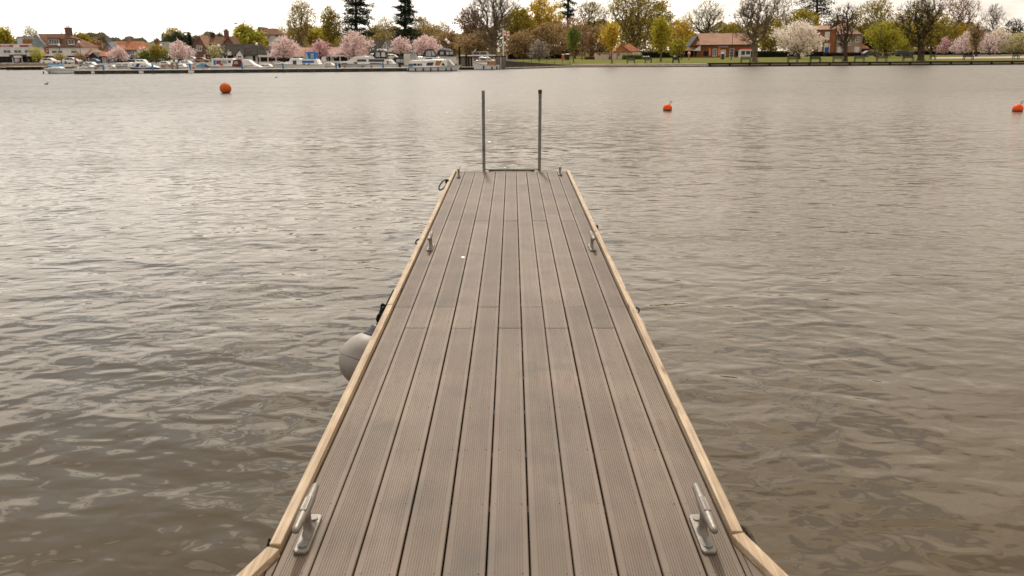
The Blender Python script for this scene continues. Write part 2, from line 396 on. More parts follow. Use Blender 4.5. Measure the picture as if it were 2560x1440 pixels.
def deckmat():
    m = bpy.data.materials.new('composite_decking'); m.use_nodes = True; t = m.node_tree; b = t.nodes['Principled BSDF']
    b.inputs['Roughness'].default_value = 0.62; b.inputs['Specular IOR Level'].default_value = 0.3
    co = N(t, 'ShaderNodeTexCoord'); oi = N(t, 'ShaderNodeObjectInfo'); geo = N(t, 'ShaderNodeNewGeometry')
    base = N(t, 'ShaderNodeMix', data_type='RGBA'); base.inputs['A'].default_value = (0.136, 0.094, 0.062, 1); base.inputs['B'].default_value = (0.180, 0.130, 0.091, 1)
    L(t, oi.outputs['Random'], base.inputs['Factor'])
    mp = N(t, 'ShaderNodeMapping'); mp.inputs['Scale'].default_value = (40, 1.6, 1); L(t, geo.outputs['Position'], mp.inputs['Vector'])
    st = N(t, 'ShaderNodeTexNoise'); st.inputs['Scale'].default_value = 1.0; st.inputs['Detail'].default_value = 2; L(t, mp.outputs[0], st.inputs['Vector'])
    bl = N(t, 'ShaderNodeTexNoise'); bl.inputs['Scale'].default_value = 2.2; bl.inputs['Detail'].default_value = 3; bl.inputs['Roughness'].default_value = .5; L(t, geo.outputs['Position'], bl.inputs['Vector'])
    f1 = N(t, 'ShaderNodeMapRange'); f1.inputs['From Min'].default_value = .3; f1.inputs['From Max'].default_value = .7; f1.inputs['To Min'].default_value = .93; f1.inputs['To Max'].default_value = 1.06; L(t, st.outputs['Fac'], f1.inputs['Value'])
    f2 = N(t, 'ShaderNodeMapRange'); f2.inputs['From Min'].default_value = .3; f2.inputs['From Max'].default_value = .72; f2.inputs['To Min'].default_value = .76; f2.inputs['To Max'].default_value = 1.14; L(t, bl.outputs['Fac'], f2.inputs['Value'])
    mm = N(t, 'ShaderNodeMath', operation='MULTIPLY'); L(t, f1.outputs[0], mm.inputs[0]); L(t, f2.outputs[0], mm.inputs[1])
    sc = N(t, 'ShaderNodeVectorMath', operation='SCALE'); L(t, base.outputs['Result'], sc.inputs[0]); L(t, mm.outputs[0], sc.inputs['Scale'])
    # rusty-red scuffs along the grooves and grey patches of grime
    mp2 = N(t, 'ShaderNodeMapping'); mp2.inputs['Scale'].default_value = (25, 2.5, 1); mp2.inputs['Location'].default_value = (3, 9, 0); L(t, geo.outputs['Position'], mp2.inputs['Vector'])
    n3 = N(t, 'ShaderNodeTexNoise'); n3.inputs['Detail'].default_value = 2; n3.inputs['Scale'].default_value = 1.4; L(t, mp2.outputs[0], n3.inputs['Vector'])
    f3 = N(t, 'ShaderNodeMapRange'); f3.inputs['From Min'].default_value = .56; f3.inputs['From Max'].default_value = .72; f3.inputs['To Max'].default_value = .5; L(t, n3.outputs['Fac'], f3.inputs['Value'])
    red = N(t, 'ShaderNodeMix', data_type='RGBA'); red.inputs['B'].default_value = (.135, .073, .045, 1); L(t, f3.outputs[0], red.inputs['Factor']); L(t, sc.outputs[0], red.inputs['A'])
    n4 = N(t, 'ShaderNodeTexNoise'); n4.inputs['Scale'].default_value = 3; n4.inputs['Detail'].default_value = 3; n4.inputs['Roughness'].default_value = .5; L(t, geo.outputs['Position'], n4.inputs['Vector'])
    f4 = N(t, 'ShaderNodeMapRange'); f4.inputs['From Min'].default_value = .55; f4.inputs['From Max'].default_value = .75; f4.inputs['To Max'].default_value = .6; L(t, n4.outputs['Fac'], f4.inputs['Value'])
    gr = N(t, 'ShaderNodeMix', data_type='RGBA'); gr.inputs['B'].default_value = (.080, .067, .051, 1); L(t, f4.outputs[0], gr.inputs['Factor']); L(t, red.outputs['Result'], gr.inputs['A'])
    L(t, gr.outputs['Result'], b.inputs['Base Color'])
    return m
M_DECK = deckmat()
def pinemat():
    m = bpy.data.materials.new('new_pine'); m.use_nodes = True; t = m.node_tree; b = t.nodes['Principled BSDF']
    b.inputs['Roughness'].default_value = 0.7; b.inputs['Specular IOR Level'].default_value = 0.3
    co = N(t, 'ShaderNodeTexCoord'); oi = N(t, 'ShaderNodeObjectInfo')
    adv = N(t, 'ShaderNodeVectorMath', operation='ADD'); L(t, co.outputs['Object'], adv.inputs[0]); L(t, oi.outputs['Random'], adv.inputs[1])
    mp = N(t, 'ShaderNodeMapping'); mp.inputs['Scale'].default_value = (60, 2.0, 60); L(t, adv.outputs[0], mp.inputs['Vector'])
    gn = N(t, 'ShaderNodeTexNoise'); gn.inputs['Scale'].default_value = 1; gn.inputs['Detail'].default_value = 4; gn.inputs['Distortion'].default_value = .8; L(t, mp.outputs[0], gn.inputs['Vector'])
    cr = N(t, 'ShaderNodeValToRGB'); e = cr.color_ramp.elements; e[0].position = .3; e[0].color = (.30, .20, .115, 1); e[1].position = .65; e[1].color = (.49, .37, .245, 1)
    L(t, gn.outputs['Fac'], cr.inputs[0])
    # knots
    mp2 = N(t, 'ShaderNodeMapping'); mp2.inputs['Scale'].default_value = (14, 2.6, 6); L(t, adv.outputs[0], mp2.inputs['Vector'])
    vo = N(t, 'ShaderNodeTexVoronoi'); vo.inputs['Scale'].default_value = 1.0; L(t, mp2.outputs[0], vo.inputs['Vector'])
    kn = N(t, 'ShaderNodeMapRange'); kn.inputs['From Min'].default_value = .07; kn.inputs['From Max'].default_value = .2; kn.inputs['To Min'].default_value = .8; kn.inputs['To Max'].default_value = 0; L(t, vo.outputs['Distance'], kn.inputs['Value'])
    mx = N(t, 'ShaderNodeMix', data_type='RGBA'); mx.inputs['B'].default_value = (.15, .075, .035, 1); L(t, kn.outputs[0], mx.inputs['Factor']); L(t, cr.outputs[0], mx.inputs['A'])
    bl = N(t, 'ShaderNodeTexNoise'); bl.inputs['Scale'].default_value = 6; bl.inputs['Detail'].default_value = 5; L(t, co.outputs['Object'], bl.inputs['Vector'])
    f = N(t, 'ShaderNodeMapRange'); f.inputs['From Min'].default_value = .3; f.inputs['From Max'].default_value = .7; f.inputs['To Min'].default_value = .8; f.inputs['To Max'].default_value = 1.1; L(t, bl.outputs['Fac'], f.inputs['Value'])
    sc = N(t, 'ShaderNodeVectorMath', operation='SCALE'); L(t, mx.outputs['Result'], sc.inputs[0]); L(t, f.outputs[0], sc.inputs['Scale'])
    L(t, sc.outputs[0], b.inputs['Base Color'])
    bp = N(t, 'ShaderNodeBump'); bp.inputs['Distance'].default_value = .0012; L(t, gn.outputs['Fac'], bp.inputs['Height']); L(t, bp.outputs[0], b.inputs['Normal'])
    return m
M_PINE = pinemat()
M_STEEL = mat('galvanised_steel', (.16, .15, .13), rough=.5, metal=.35, var=.25, scale=14, bump=.0006)
M_ALU = mat('cast_aluminium', (.20, .172, .143), rough=.48, metal=.5, var=.16, scale=30, bump=.0005, bscale=200)
M_BLACK = mat('black_rubber', (.012, .012, .013), rough=.6, var=.3, scale=12)
M_ROPE = mat('dark_rope', (.02, .02, .024), rough=.9, var=.5, scale=60, bump=.003)
M_FRAME = mat('dark_frame', (.03, .026, .022), rough=.8, var=.3, scale=5)
M_FLOAT = mat('grey_float', (.10, .10, .095), rough=.8, var=.3, scale=4, bump=.003)

PITCH = 0.15; X0 = -0.0884
xk = lambda k: X0 + PITCH*k
W = 0.1435; TH = 0.024
def board_mesh(length, W=W):
    mg = .020; n = max(3, round((W-2*mg)/.0093)); pit = (W - 2*mg)/n
    top = [(0, -.003), (.003, 0), (mg, 0)]
    for i in range(n):
        a = mg + i*pit
        top += [(a + pit*.50, 0), (a + pit*.56, -.0022), (a + pit*.94, -.0022), (a + pit, 0)]
    top += [(W-.003, 0), (W, -.003)]
    poly = [(0, -TH)] + top + [(W, -TH)]
    m = MB().prism([(x, z) for x, z in poly], 0, length)
    return m.mesh('board')
BM = {}
def board(x, y0, y1, W=W):
    key = (round(y1-y0, 3), round(W, 4))
    if key not in BM:
        BM[key] = board_mesh(*key); BM[key].materials.append(M_DECK)
    o = bpy.data.objects.new('board', BM[key]); col.objects.link(o); o.parent = jetty; o.location = (x + random.uniform(-.0008, .0008), y0, random.uniform(-.0012, .0008))
    o.rotation_euler = (0, random.uniform(-.006, .006), random.uniform(-.0002, .0002))
    return o
Y_END = deck(1280, 430).y
Y_NEAR = 1.15
J2, J1 = deck(1280, 552).y, deck(1280, 820).y
K2, K1 = deck(1280, 534).y, deck(1280, 767).y
for k in range(-5, 6):
    js = [J2, J1] if k % 2 == 0 else [K2, K1]
    cuts = sorted([Y_NEAR] + js + [Y_END])
    if cuts[1]-cuts[0] < 0.5: cuts.pop(1)
    for a, c in zip(cuts[:-1], cuts[1:]):
        x_, w_ = xk(k) + .003, W
        if k == -5: x_, w_ = -.811, xk(-4) - .0025 + .811
        if k == 5: w_ = .790 - x_
        board(x_, a + (.0045 if k % 2 == 0 else .002), c - (.0045 if k % 2 == 0 else .002), w_)
# triangular shoulders where the finger meets the main walkway
pl = [deck(665, 1362, .03), deck(580, 1440, .03)]; pr = [deck(1838, 1335, .03), deck(1945, 1440, .03)]
def ext(a, c, y):
    s = (y - a.y)/(c.y - a.y); return a.x + (c.x - a.x)*s
for sgn, pp, k0 in ((-1, pl, -6), (1, pr, 6)):
    for q in range(0, 12):
        k = k0 + sgn*q; xa, xb = xk(k) + .003, xk(k) + .003 + W
        inn = xa if sgn > 0 else xb; out = xb if sgn > 0 else xa
        # the slanting edge x = ext(y); board runs from the walkway up to it
        def yat(x): return pp[0].y + (pp[1].y-pp[0].y)*(x-pp[0].x)/(pp[1].x-pp[0].x)
        ya, yb = yat(inn) , yat(out)
        ya = min(ya, pp[0].y)
        if yb < Y_NEAR + .03: break
        # step the end in saw cuts under the timber like the cut groove ends
        m = MB().prismz([(xa, Y_NEAR+.002), (xb, Y_NEAR+.002), (xb, (yb if sgn > 0 else ya)-.012), (xa, (ya if sgn > 0 else yb)-.012)], -TH, -.0005)
        m.build('board', M_DECK, jetty)
# filler strips beside the edge boards, behind the bends
MB().box(-.8355, -.8145, Y_NEAR+.002, pl[0].y-.03, -TH, -.0005).build('board', M_DECK, jetty)
MB().box(.7935, .8115, Y_NEAR+.002, pr[0].y-.02, -TH, -.0005).build('board', M_DECK, jetty)
# main walkway under the photographer
for i in range(13):
    y = Y_NEAR - .006 - .15*(i+1)
    MB().box(-3.6, 3.6, y + .003, y + .003 + W, -TH, -.0003).build('board', M_DECK, jetty)
# edge timbers (lengths of new pine, standing a little proud)
TZ = 0.028
def timber(poly, z0=-.12, z1=TZ):
    o = MB().prismz(poly, z0, z1).build('edge_timber', M_PINE, jetty, bevel=.004)
    return o
XL0, XL1 = -0.861, -0.820; XR0, XR1 = 0.799, 0.840
for (xa, xb, cuts) in ((XL0, XL1, [pl[0].y+.01, 5.25, 8.0, 9.6, Y_END+.045]), (XR0, XR1, [pr[0].y+.02, 7.15, 10.1, Y_END+.045])):
    for a, c in zip(cuts[:-1], cuts[1:]):
        timber([(xa, a+.0015), (xb, a+.0015), (xb, c-.0015), (xa, c-.0015)], z1=TZ + random.uniform(-.002, .002))
timber([(XL1+.003, Y_END+.003), (XR0-.003, Y_END+.003), (XR0-.003, Y_END+.03), (XL1+.003, Y_END+.03)], z1=.006)
def slant(p, c, y1, w, sgn):
    a0 = Vector((p.x, p.y)); d = (Vector((c.x, c.y)) - a0).normalized(); nrm = Vector((-d.y, d.x))
    if nrm.x*sgn > 0: nrm = -nrm
    L_ = (y1 - a0.y)/d.y; b0 = a0 + d*L_
    q = [a0, b0, b0 + nrm*w, a0 + nrm*w]
    timber([(v.x, v.y) for v in q])
slant(Vector((XL0, pl[0].y-.004, 0)), Vector((XL0 + pl[1].x-pl[0].x, pl[1].y-.004, 0)), Y_NEAR, .05, -1)
slant(Vector((XR1, pr[0].y+.016, 0)), Vector((XR1 + pr[1].x-pr[0].x, pr[1].y+.016, 0)), Y_NEAR, .05, 1)
# frame, joists and floats below
JY = [Y_NEAR + .3 + .44*i for i in range(int((Y_END-Y_NEAR-.3)/.44)+1)]
for y in JY:
    MB().box(XL1+.02, XR0-.02, y-.022, y+.022, -TH-.12, -TH-.003).build('joist', M_FRAME, jetty)
for x in (XL1-.03, XR0-.02):
    MB().box(x, x+.05, Y_NEAR, Y_END, -.30, -.125).build('side_rail', M_FRAME, jetty)
for a in (1.6, 4.9, 8.4):
    MB().box(-.74, .70, a, a+2.4, -.95, -.31).build('float', M_FLOAT, jetty, bevel=.03)
MB().box(-3.5, 3.5, -.9, Y_NEAR-.05, -.95, -.05).build('float', M_FLOAT, jetty)
# screws: two per board at every joist
sc = MB()
for k in range(-5, 6):
    js = [J2, J1] if k % 2 == 0 else [K2, K1]
    for y in JY + [j-.03 for j in js] + [j+.03 for j in js]:
        for fx in (.022, W-.022):
            x = xk(k)+.003+fx + random.uniform(-.004, .004); yy = y + random.uniform(-.006, .006)
            if XL1 < x < XR0: sc.lathe([(.0027, -.002), (.0027, .0006)], 6, (x, yy, 0))
s_ = sc.build('screws', mat('screw_head', (.035, .03, .025), rough=.5, var=.3, scale=30), jetty); s_['kind'] = 'stuff'

# cleats
def cleat(x, y, rz=0.0):
    c = thing('cleat', 'x', 'x', (0, 0, 0)); del c['label']; del c['category']
    c.parent = jetty; c.location = (x, y, 0.0); c['_o'] = (0, 0, 0); c.rotation_euler = (0, 0, rz)
    pr_ = [(-.027, -.105), (-.02, -.12), (.02, -.12), (.027, -.105), (.027, .105), (.02, .12), (-.02, .12), (-.027, .105)]
    MB().prismz(pr_, .0, .014).build('base_plate', M_ALU, c, bevel=.004)
    nk = MB(); secs = [(.012, .022, .048), (.020, .0165, .036), (.045, .0145, .024), (.075, .0145, .022), (.098, .015, .03), (.108, .014, .034)]
    n = 14; vs = []; fs = []
    for z, rx, ry in secs:
        for q in range(n):
            a = 2*math.pi*q/n; vs.append((rx*math.cos(a), ry*math.sin(a), z))
    for i in range(len(secs)-1):
        for q in range(n): fs.append((i*n+q, i*n+(q+1)%n, (i+1)*n+(q+1)%n, (i+1)*n+q))
    nk.add(vs, fs).build('neck', M_ALU, c, smooth=True)
    hp = [(-.158, .0035, .117), (-.157, .008, .117), (-.152, .0115, .117), (-.14, .0142, .1165), (-.09, .0165, .115), (-.05, .019, .1135), (-.02, .020, .113), (.02, .020, .113), (.05, .019, .1135), (.09, .0165, .115), (.14, .0142, .1165), (.152, .0115, .117), (.157, .008, .117), (.158, .0035, .117)]
    MB().tube([(0, a, z) for a, r, z in hp], [r for a, r, z in hp], 16).build('horn', M_ALU, c, smooth=True)
    pn = MB().box(-.0115, .0115, -.045, .045, .122, .1345).build('nameplate', M_ALU, c, bevel=.0015)
    em = MB()
    for i in range(9):
        yy = -.034 + i*.0075; em.box(-.005 + .002*(i % 2), .006, yy, yy+.0034, .1344, .1355)
    em.box(-.0085, .0085, -.041, -.039, .1344, .1355); em.box(-.0085, .0085, .038, .040, .1344, .1355)
    em.build('raised_lettering', M_ALU, pn)
    for yy in (-.085, .085):
        MB().lathe([(.0165, .0135), (.0165, .0185), (.014, .0195)], 14, (0, yy, 0)).build('bolt_cap', M_STEEL, c)
for px, py in ((770, 1338), (1755, 1338)): p = deck(px, py); cleat(p.x, p.y)
pc = deck(1078, 619); cleat(pc.x - .006, 7.0); pc = deck(1477, 619); cleat(pc.x + .004, 7.0)
cleat(-.752, 11.28, .02); cleat(.690, 11.50, -.05)

# swim-ladder handrails at the far end
lad = thing('ladder', 'two tall grey metal ladder posts at the far end of the jetty', 'ladder'); lad.matrix_world = ROOT; lad['_o'] = (0, 0, 0)
YL = Y_END + .085
def deckP(px, py, Y):
    hz = Y*math.cos(TILT)
    k = py - VPY
    # height h below the eye so that the row is py at distance Y
    h = Y / ((FPX + (720-VPY)**2/FPX)/k - (720-VPY)/FPX)
    return Vector(((px-VPX)*h/(math.cos(TILT)*k), Y, H_DECK - h))
for px, top in ((1209, 226), (1347.5, 228)):
    b0 = deckP(px, 421, YL); t0 = deckP(px, top, YL)
    MB().box(b0.x-.022, b0.x+.022, YL-.02, YL+.02, -1.1, t0.z).build('post', M_STEEL, lad, bevel=.003)
xr = deckP(1347.5, 400, YL).x; xl = deckP(1209, 400, YL).x; zt = deckP(1347.5, 226, YL).z
MB().box(xr-.026, xr+.026, YL-.024, YL+.024, zt-.045, zt+.012).build('post_cap', M_BLACK, lad, bevel=.004)
MB().box(xl, xr, YL-.028, YL-.022, .022, .034).build('crossbar', M_STEEL, lad)
MB().tube([(xl+.1, YL-.035, .012), (xr-.1, YL-.035, .012)], .011, 8).build('hinge_rod', M_BLACK, lad)
for x in (xl+.1, xr-.1): MB().box(x-.03, x+.03, YL-.055, YL-.023, -.006, .03).build('hinge_bracket', M_BLACK, lad)
for z in (-.3, -.6, -.9): MB().tube([(xl, YL, z), (xr, YL, z)], .016, 8).build('rung', M_STEEL, lad)

# round fender, ropes
def jt(o): o.matrix_world = ROOT @ o.matrix_world; return o
def jpt(px, py, z): return ROOT @ deck(px, py, z)
FZ = -.40
fc = deck(914, 900, FZ); fr = 67/(math.cos(TILT)*(900-VPY)/(H_DECK-FZ))
fen = thing('ball_fender', 'large off-white ball fender with black collar hanging beside the jetty', 'fender'); fen.matrix_world = ROOT; fen['_o'] = (0, 0, 0)
ax = Vector((.30, .34, .90)).normalized()
M_FEND = mat('fender_vinyl', (.33, .28, .235), rough=.55, c2=(.17, .12, .08), scale=5, detail=7)
M_FEND.node_tree.nodes['Map Range'].inputs['From Min'].default_value = .45; M_FEND.node_tree.nodes['Map Range'].inputs['From Max'].default_value = .85
prof = [(max(1e-5, fr*math.sin(math.pi*i/26)), -fr*math.cos(math.pi*i/26)) for i in range(27)]
prof = [(r, z) if z < fr*.6 else (max(r, fr*.22), z*1.02) for r, z in prof]
ball = MB().lathe(prof, 36, fc, ax).build('ball', M_FEND, fen, smooth=True)
MB().lathe([(fr*1.0, -.004), (fr*1.008, 0), (fr*1.0, .004)], 36, fc, ax).build('seam', mat('fender_seam', (.2, .16, .12)), fen, smooth=True)
MB().lathe([(fr*.46, fr*.87), (fr*.40, fr*.98), (fr*.26, fr*1.12), (fr*.22, fr*1.32), (fr*.12, fr*1.36), (1e-5, fr*1.36)], 24, fc, ax).build('collar', mat('grey_black_vinyl', (.05, .045, .045), rough=.45, var=.3, scale=9), fen, smooth=True)
ft = fc + ax*fr*1.3
rope = MB().tube(catmull([ft, ft+Vector((.06, .10, .10)), Vector((XL0-.035, ft.y-.10, -.06)), Vector((XL0-.015, ft.y+.1, -.01)), Vector((XL0-.012, ft.y+.3, -.005))], 6), .013, 7)
kn = [(XL0-.03 + .022*math.cos(a*2.1), ft.y-.28+a*.03, -.03 + .03*math.sin(a*2.6)) for a in np.linspace(0, 9, 34)]
rope.tube(kn, .011, 6)
o = rope.build('mooring_rope', M_ROPE, None); o.matrix_world = ROOT; tag(o, 'knotted black rope holding the ball fender on the left edge', 'rope')
def loop(name, label, cx, cy, w, h, tilt, px, py, z, knot=True, r=.009):
    p = deck(px, py, z); m = MB()
    pts = [p + Vector((w*math.cos(a)*math.cos(tilt), .05*math.sin(a), h*math.sin(a) + w*math.cos(a)*math.sin(tilt))) for a in np.linspace(0, 2*math.pi, 22)]
    m.tube(pts, r, 6, cap=False)
    if knot:
        q = p + Vector((w*.9*math.cos(tilt), 0, w*math.sin(tilt)))
        m.tube([q + Vector((.016*math.cos(a), .02*math.sin(a*1.3), .018*math.sin(a*1.7))) for a in np.linspace(0, 14, 40)], r*1.1, 6)
        m.tube([q, Vector(((XL0 if q.x < 0 else XR1), q.y, -.03))], r, 6)
    o = m.build(name, M_ROPE, None); o.matrix_world = ROOT; tag(o, label, 'rope'); return o
loop('mooring_rope', 'loop of black rope sticking out from the far left corner of the jetty', 0, 0, .075, .045, R_(38), 1107, 462, -.02)
loop('mooring_rope', 'black rope tail lying over the left timber beside the middle cleat', 0, 0, .03, .012, R_(10), 1046, 604, -.02, r=.007)
o = MB().tube([deck(1487, 566, -.02) + Vector((.02*math.cos(a), .022*math.sin(a*1.3), .022*math.sin(a*1.7) - .02)) for a in np.linspace(0, 14, 50)], .013, 6)
o.tube([deck(1487, 566, -.02), Vector((XR1, deck(1487, 566, -.02).y - .1, -.06)), Vector((XR1+.01, deck(1487, 566, -.02).y-.25, -.2))], .01, 6)
o = o.build('mooring_rope', M_ROPE, None); o.matrix_world = ROOT; tag(o, 'black rope knot bulging over the right timber past the middle cleat', 'rope')
# sausage fender mostly hidden behind the right timber
sf = thing('sausage_fender', 'small cream sausage fender tucked against the right side of the jetty', 'fender'); sf.matrix_world = ROOT; sf['_o'] = (0, 0, 0)
q = deck(1594, 795, -.05); q.x = XR1 + .02
MB().tube([q+Vector((0, .06, .0)), q+Vector((.0, .02, -.02)), q+Vector((.005, -.06, -.05)), q+Vector((.01, -.2, -.11)), q+Vector((.01, -.24, -.13))], [.012, .03, .042, .042, .02], 14).build('body', mat('cream_vinyl', (.5, .42, .32), rough=.5, scale=6), sf, smooth=True)
MB().tube([q+Vector((.006 + .018*math.cos(a), .10, .02+.022*math.sin(a))) for a in np.linspace(0, 6.3, 16)], .005, 6, False).build('rope_eye', M_ROPE, sf)
q = deck(1848, 1342, -.02)
o = MB().tube(catmull([Vector((XR1+.002, q.y+.06, -.03)), Vector((XR1+.022, q.y+.03, .0)), Vector((XR1+.045, q.y-.03, -.03)), Vector((XR1+.05, q.y-.06, -.09))], 5), .011, 6).build('mooring_rope', mat('weathered_rope', (.10, .085, .065), rough=.95, var=.5, scale=50, bump=.004), None)
o.matrix_world = ROOT; tag(o, 'frayed brown rope end at the bend of the right timber', 'rope')
q = deck(662, 1350, .0)
o = MB().tube([Vector((XL0-.002, q.y+.02, -.02)), Vector((XL0-.022, q.y+.01, -.005)), Vector((XL0-.024, q.y-.02, -.03)), Vector((XL0-.002, q.y-.03, -.06))], .006, 6).build('mooring_rope', M_ROPE, None)
o.matrix_world = ROOT; tag(o, 'short black cord beside the joint of the left timber', 'rope')
# two flecks of bird lime on the boards
for nm, px, py, s in (('bird_dropping', 1156, 643, .016),):
    q = deck(px, py, .001); m = MB()
    m.lathe([(s, 0), (s*.7, .0018), (1e-5, .0025)], 9, q); m.v = [(q.x+(x-q.x)*(1+.4*math.sin(i)), q.y+(y-q.y)*2.0, z) for i, (x, y, z) in enumerate(m.v)]
    o = m.build(nm, mat('lime', (.7, .68, .62), var=.1), None); o.matrix_world = ROOT; tag(o, 'white bird dropping on the fourth board from the left' if s > .012 else 'smaller pale bird dropping on the fifth board from the left', 'dropping')

# ================================================================== BUOYS, DUCKS
M_ORANGE = mat('faded_orange', (.62, .115, .008), rough=.7, spec=.2, c2=(.46, .085, .012), scale=3, detail=6)
M_RED = mat('bright_orange_red', (.78, .085, .006), rough=.6, spec=.2, var=.12, scale=6)
M_WEED = mat('wet_weed', (.016, .008, .005), rough=.4, var=.4, scale=10)
def buoy(label, px, py, r_px, sink, m, eye, lab_r=1.0):
    g = G(px, py, 0); s = g.length and (g - Vector((0, 0, H_EYE))).length/FPX
    r = r_px*mpp(g.y); t_ = thing('mooring_buoy', label, 'buoy', (g.x, g.y + r*.2, 0), 'mooring buoys on the open water')
    zc = r*(1-sink)
    pr_ = [(max(1e-5, r*math.sin(math.pi*i/20)), zc - r*math.cos(math.pi*i/20)) for i in range(21)]
    cut = r*.18
    lo = [p for p in pr_ if p[1] <= cut]; hi = [p for p in pr_ if p[1] >= cut]
    rc = math.sqrt(max(0, r*r-(cut-zc)**2))
    MB().lathe([(rc, cut)] + hi, 28, t_.location).build('ball', m, t_, smooth=True)
    MB().lathe(lo + [(rc, cut)], 28, t_.location).build('weedy_waterline', M_WEED, t_, smooth=True)
    if eye:
        c = Vector(t_.location) + Vector((r*.45, 0, zc + r*.85))
        MB().tube([c, c+Vector((r*.05, 0, r*.35))], r*.07, 6).build('shackle', M_STEEL, t_)
        c2 = c+Vector((r*.2, 0, r*.55))
        MB().tube([c2 + Vector((r*.22*math.cos(a), 0, r*.22*math.sin(a))) for a in np.linspace(0, 6.28, 13)], r*.06, 6, False).build('mooring_ring', M_STEEL, t_)
    else:
        c = Vector(t_.location) + Vector((0, 0, zc + r))
        MB().lathe([(r*.12, -r*.06), (r*.12, r*.05), (r*.05, r*.08)], 10, c).build('top_fitting', m, t_)
buoy('big weathered orange ball buoy floating high on the left of the water', 564, 233, 14.2, .2, M_ORANGE, False)
buoy('bright red-orange buoy with mooring ring, right of the ladder posts', 1669, 276, 11.6, .62, M_RED, True)
buoy('red-orange buoy with mooring ring at the right edge of the picture', 2545, 278, 12.8, .62, M_RED, True)
def duck(label, px, py, s):
    g = G(px, py, 0); m = MB()
    m.sphere((g.x, g.y, .04*s), .12*s, 12, 8, (1.5, .8, .75)); m.tube([(g.x+.12*s, g.y, .07*s), (g.x+.17*s, g.y, .16*s), (g.x+.19*s, g.y, .21*s)], [.05*s, .032*s, .03*s], 8)
    m.sphere((g.x+.2*s, g.y, .22*s), .045*s, 10, 6); m.tube([(g.x+.23*s, g.y, .215*s), (g.x+.29*s, g.y, .205*s)], [.02*s, .008*s], 6)
    m.tube([(g.x-.15*s, g.y, .06*s), (g.x-.24*s, g.y, .10*s)], [.04*s, .006*s], 6)
    o = m.build('duck', mat('duck_plumage', (.06, .05, .04), var=.4, scale=12), None, off=(g.x, g.y, 0), smooth=True); o.location = (g.x, g.y, 0)
    tag(o, label, 'duck', 'ducks on the far water')
duck('tiny dark duck on the water at the far left', 116, 211, .8); duck('tiny dark duck on the water above and right of the big orange buoy', 690, 194.5, .6)

# ================================================================== BANKS
def poly_sheet(name, pts, z, m, thick=None):
    mb = MB()
    if thick: mb.prismz([(p[0], p[1]) for p in pts], z-thick, z)
    else:
        a = sum(pts[i][0]*pts[(i+1)%len(pts)][1]-pts[(i+1)%len(pts)][0]*pts[i][1] for i in range(len(pts)))
        pts = pts if a > 0 else pts[::-1]
        mb.add([(p[0], p[1], z) for p in pts], [tuple(range(len(pts)))])
    return struct(mb.build(name, m, None))
YQ = 141.0                                             # left quay line
q1 = P(1142, 170, YQ); q2 = G(1142, 174, 0); q3 = G(1262, 174, 0); q4 = G(1430, 168, 0); q5 = G(1770, 167, 0); q6 = G(2700, 160.3, 0)
shore = [(-900, YQ), (q1.x, YQ), (q2.x, q2.y+4), (q3.x, q3.y+4), (q4.x, q4.y+.6), (q5.x, q5.y+.6), (q6.x, q6.y+.6), (900, q6.y)]
M_EARTH = mat('meadow_ground', (.10, .10, .045), c2=(.17, .13, .08), scale=.08, detail=6, rough=.95)
poly_sheet('ground', shore + [(3500, 3500), (-3500, 3500)], GZ-.02, M_EARTH, thick=2.0)
M_LAWN = mat('lawn_grass', (.100, .108, .015), c2=(.155, .138, .027), scale=.25, detail=8, rough=.95, bump=.03, bscale=9)
lawn_pts = [(q3.x+2, q3.y+7), (q4.x, q4.y+3.6), (q5.x, q5.y+3.2), (q6.x, q6.y+3.2), (q6.x+60, 300), (q3.x+2, 300)]
poly_sheet('lawn', lawn_pts, GZ+.012, M_LAWN)
M_PATH = mat('pinkish_paving', (.42, .33, .27), scale=.6, var=.15, rough=.9)
poly_sheet('quay_path', [(q4.x, q4.y+1.0), (q5.x, q5.y+.9), (q6.x, q6.y+.9), (q6.x, q6.y+3.0), (q5.x, q5.y+3.0), (q4.x, q4.y+3.4)], GZ+.008, M_PATH)
a_, b_, c_, d_ = G(2330, 147, GZ), G(2720, 144, GZ), G(2720, 139, GZ), G(2330, 143.5, GZ)
poly_sheet('park_path', [(a_.x, a_.y), (b_.x, b_.y), (c_.x, c_.y), (d_.x, d_.y)], GZ+.02, M_PATH)
M_ASPH = mat('car_park_tarmac', (.20, .175, .15), scale=.3, var=.2, rough=.95)
poly_sheet('car_park', [(-260, YQ+1.2), (q1.x-1, YQ+1.2), (q1.x-1, 215), (-260, 215)], GZ+.006, M_ASPH)

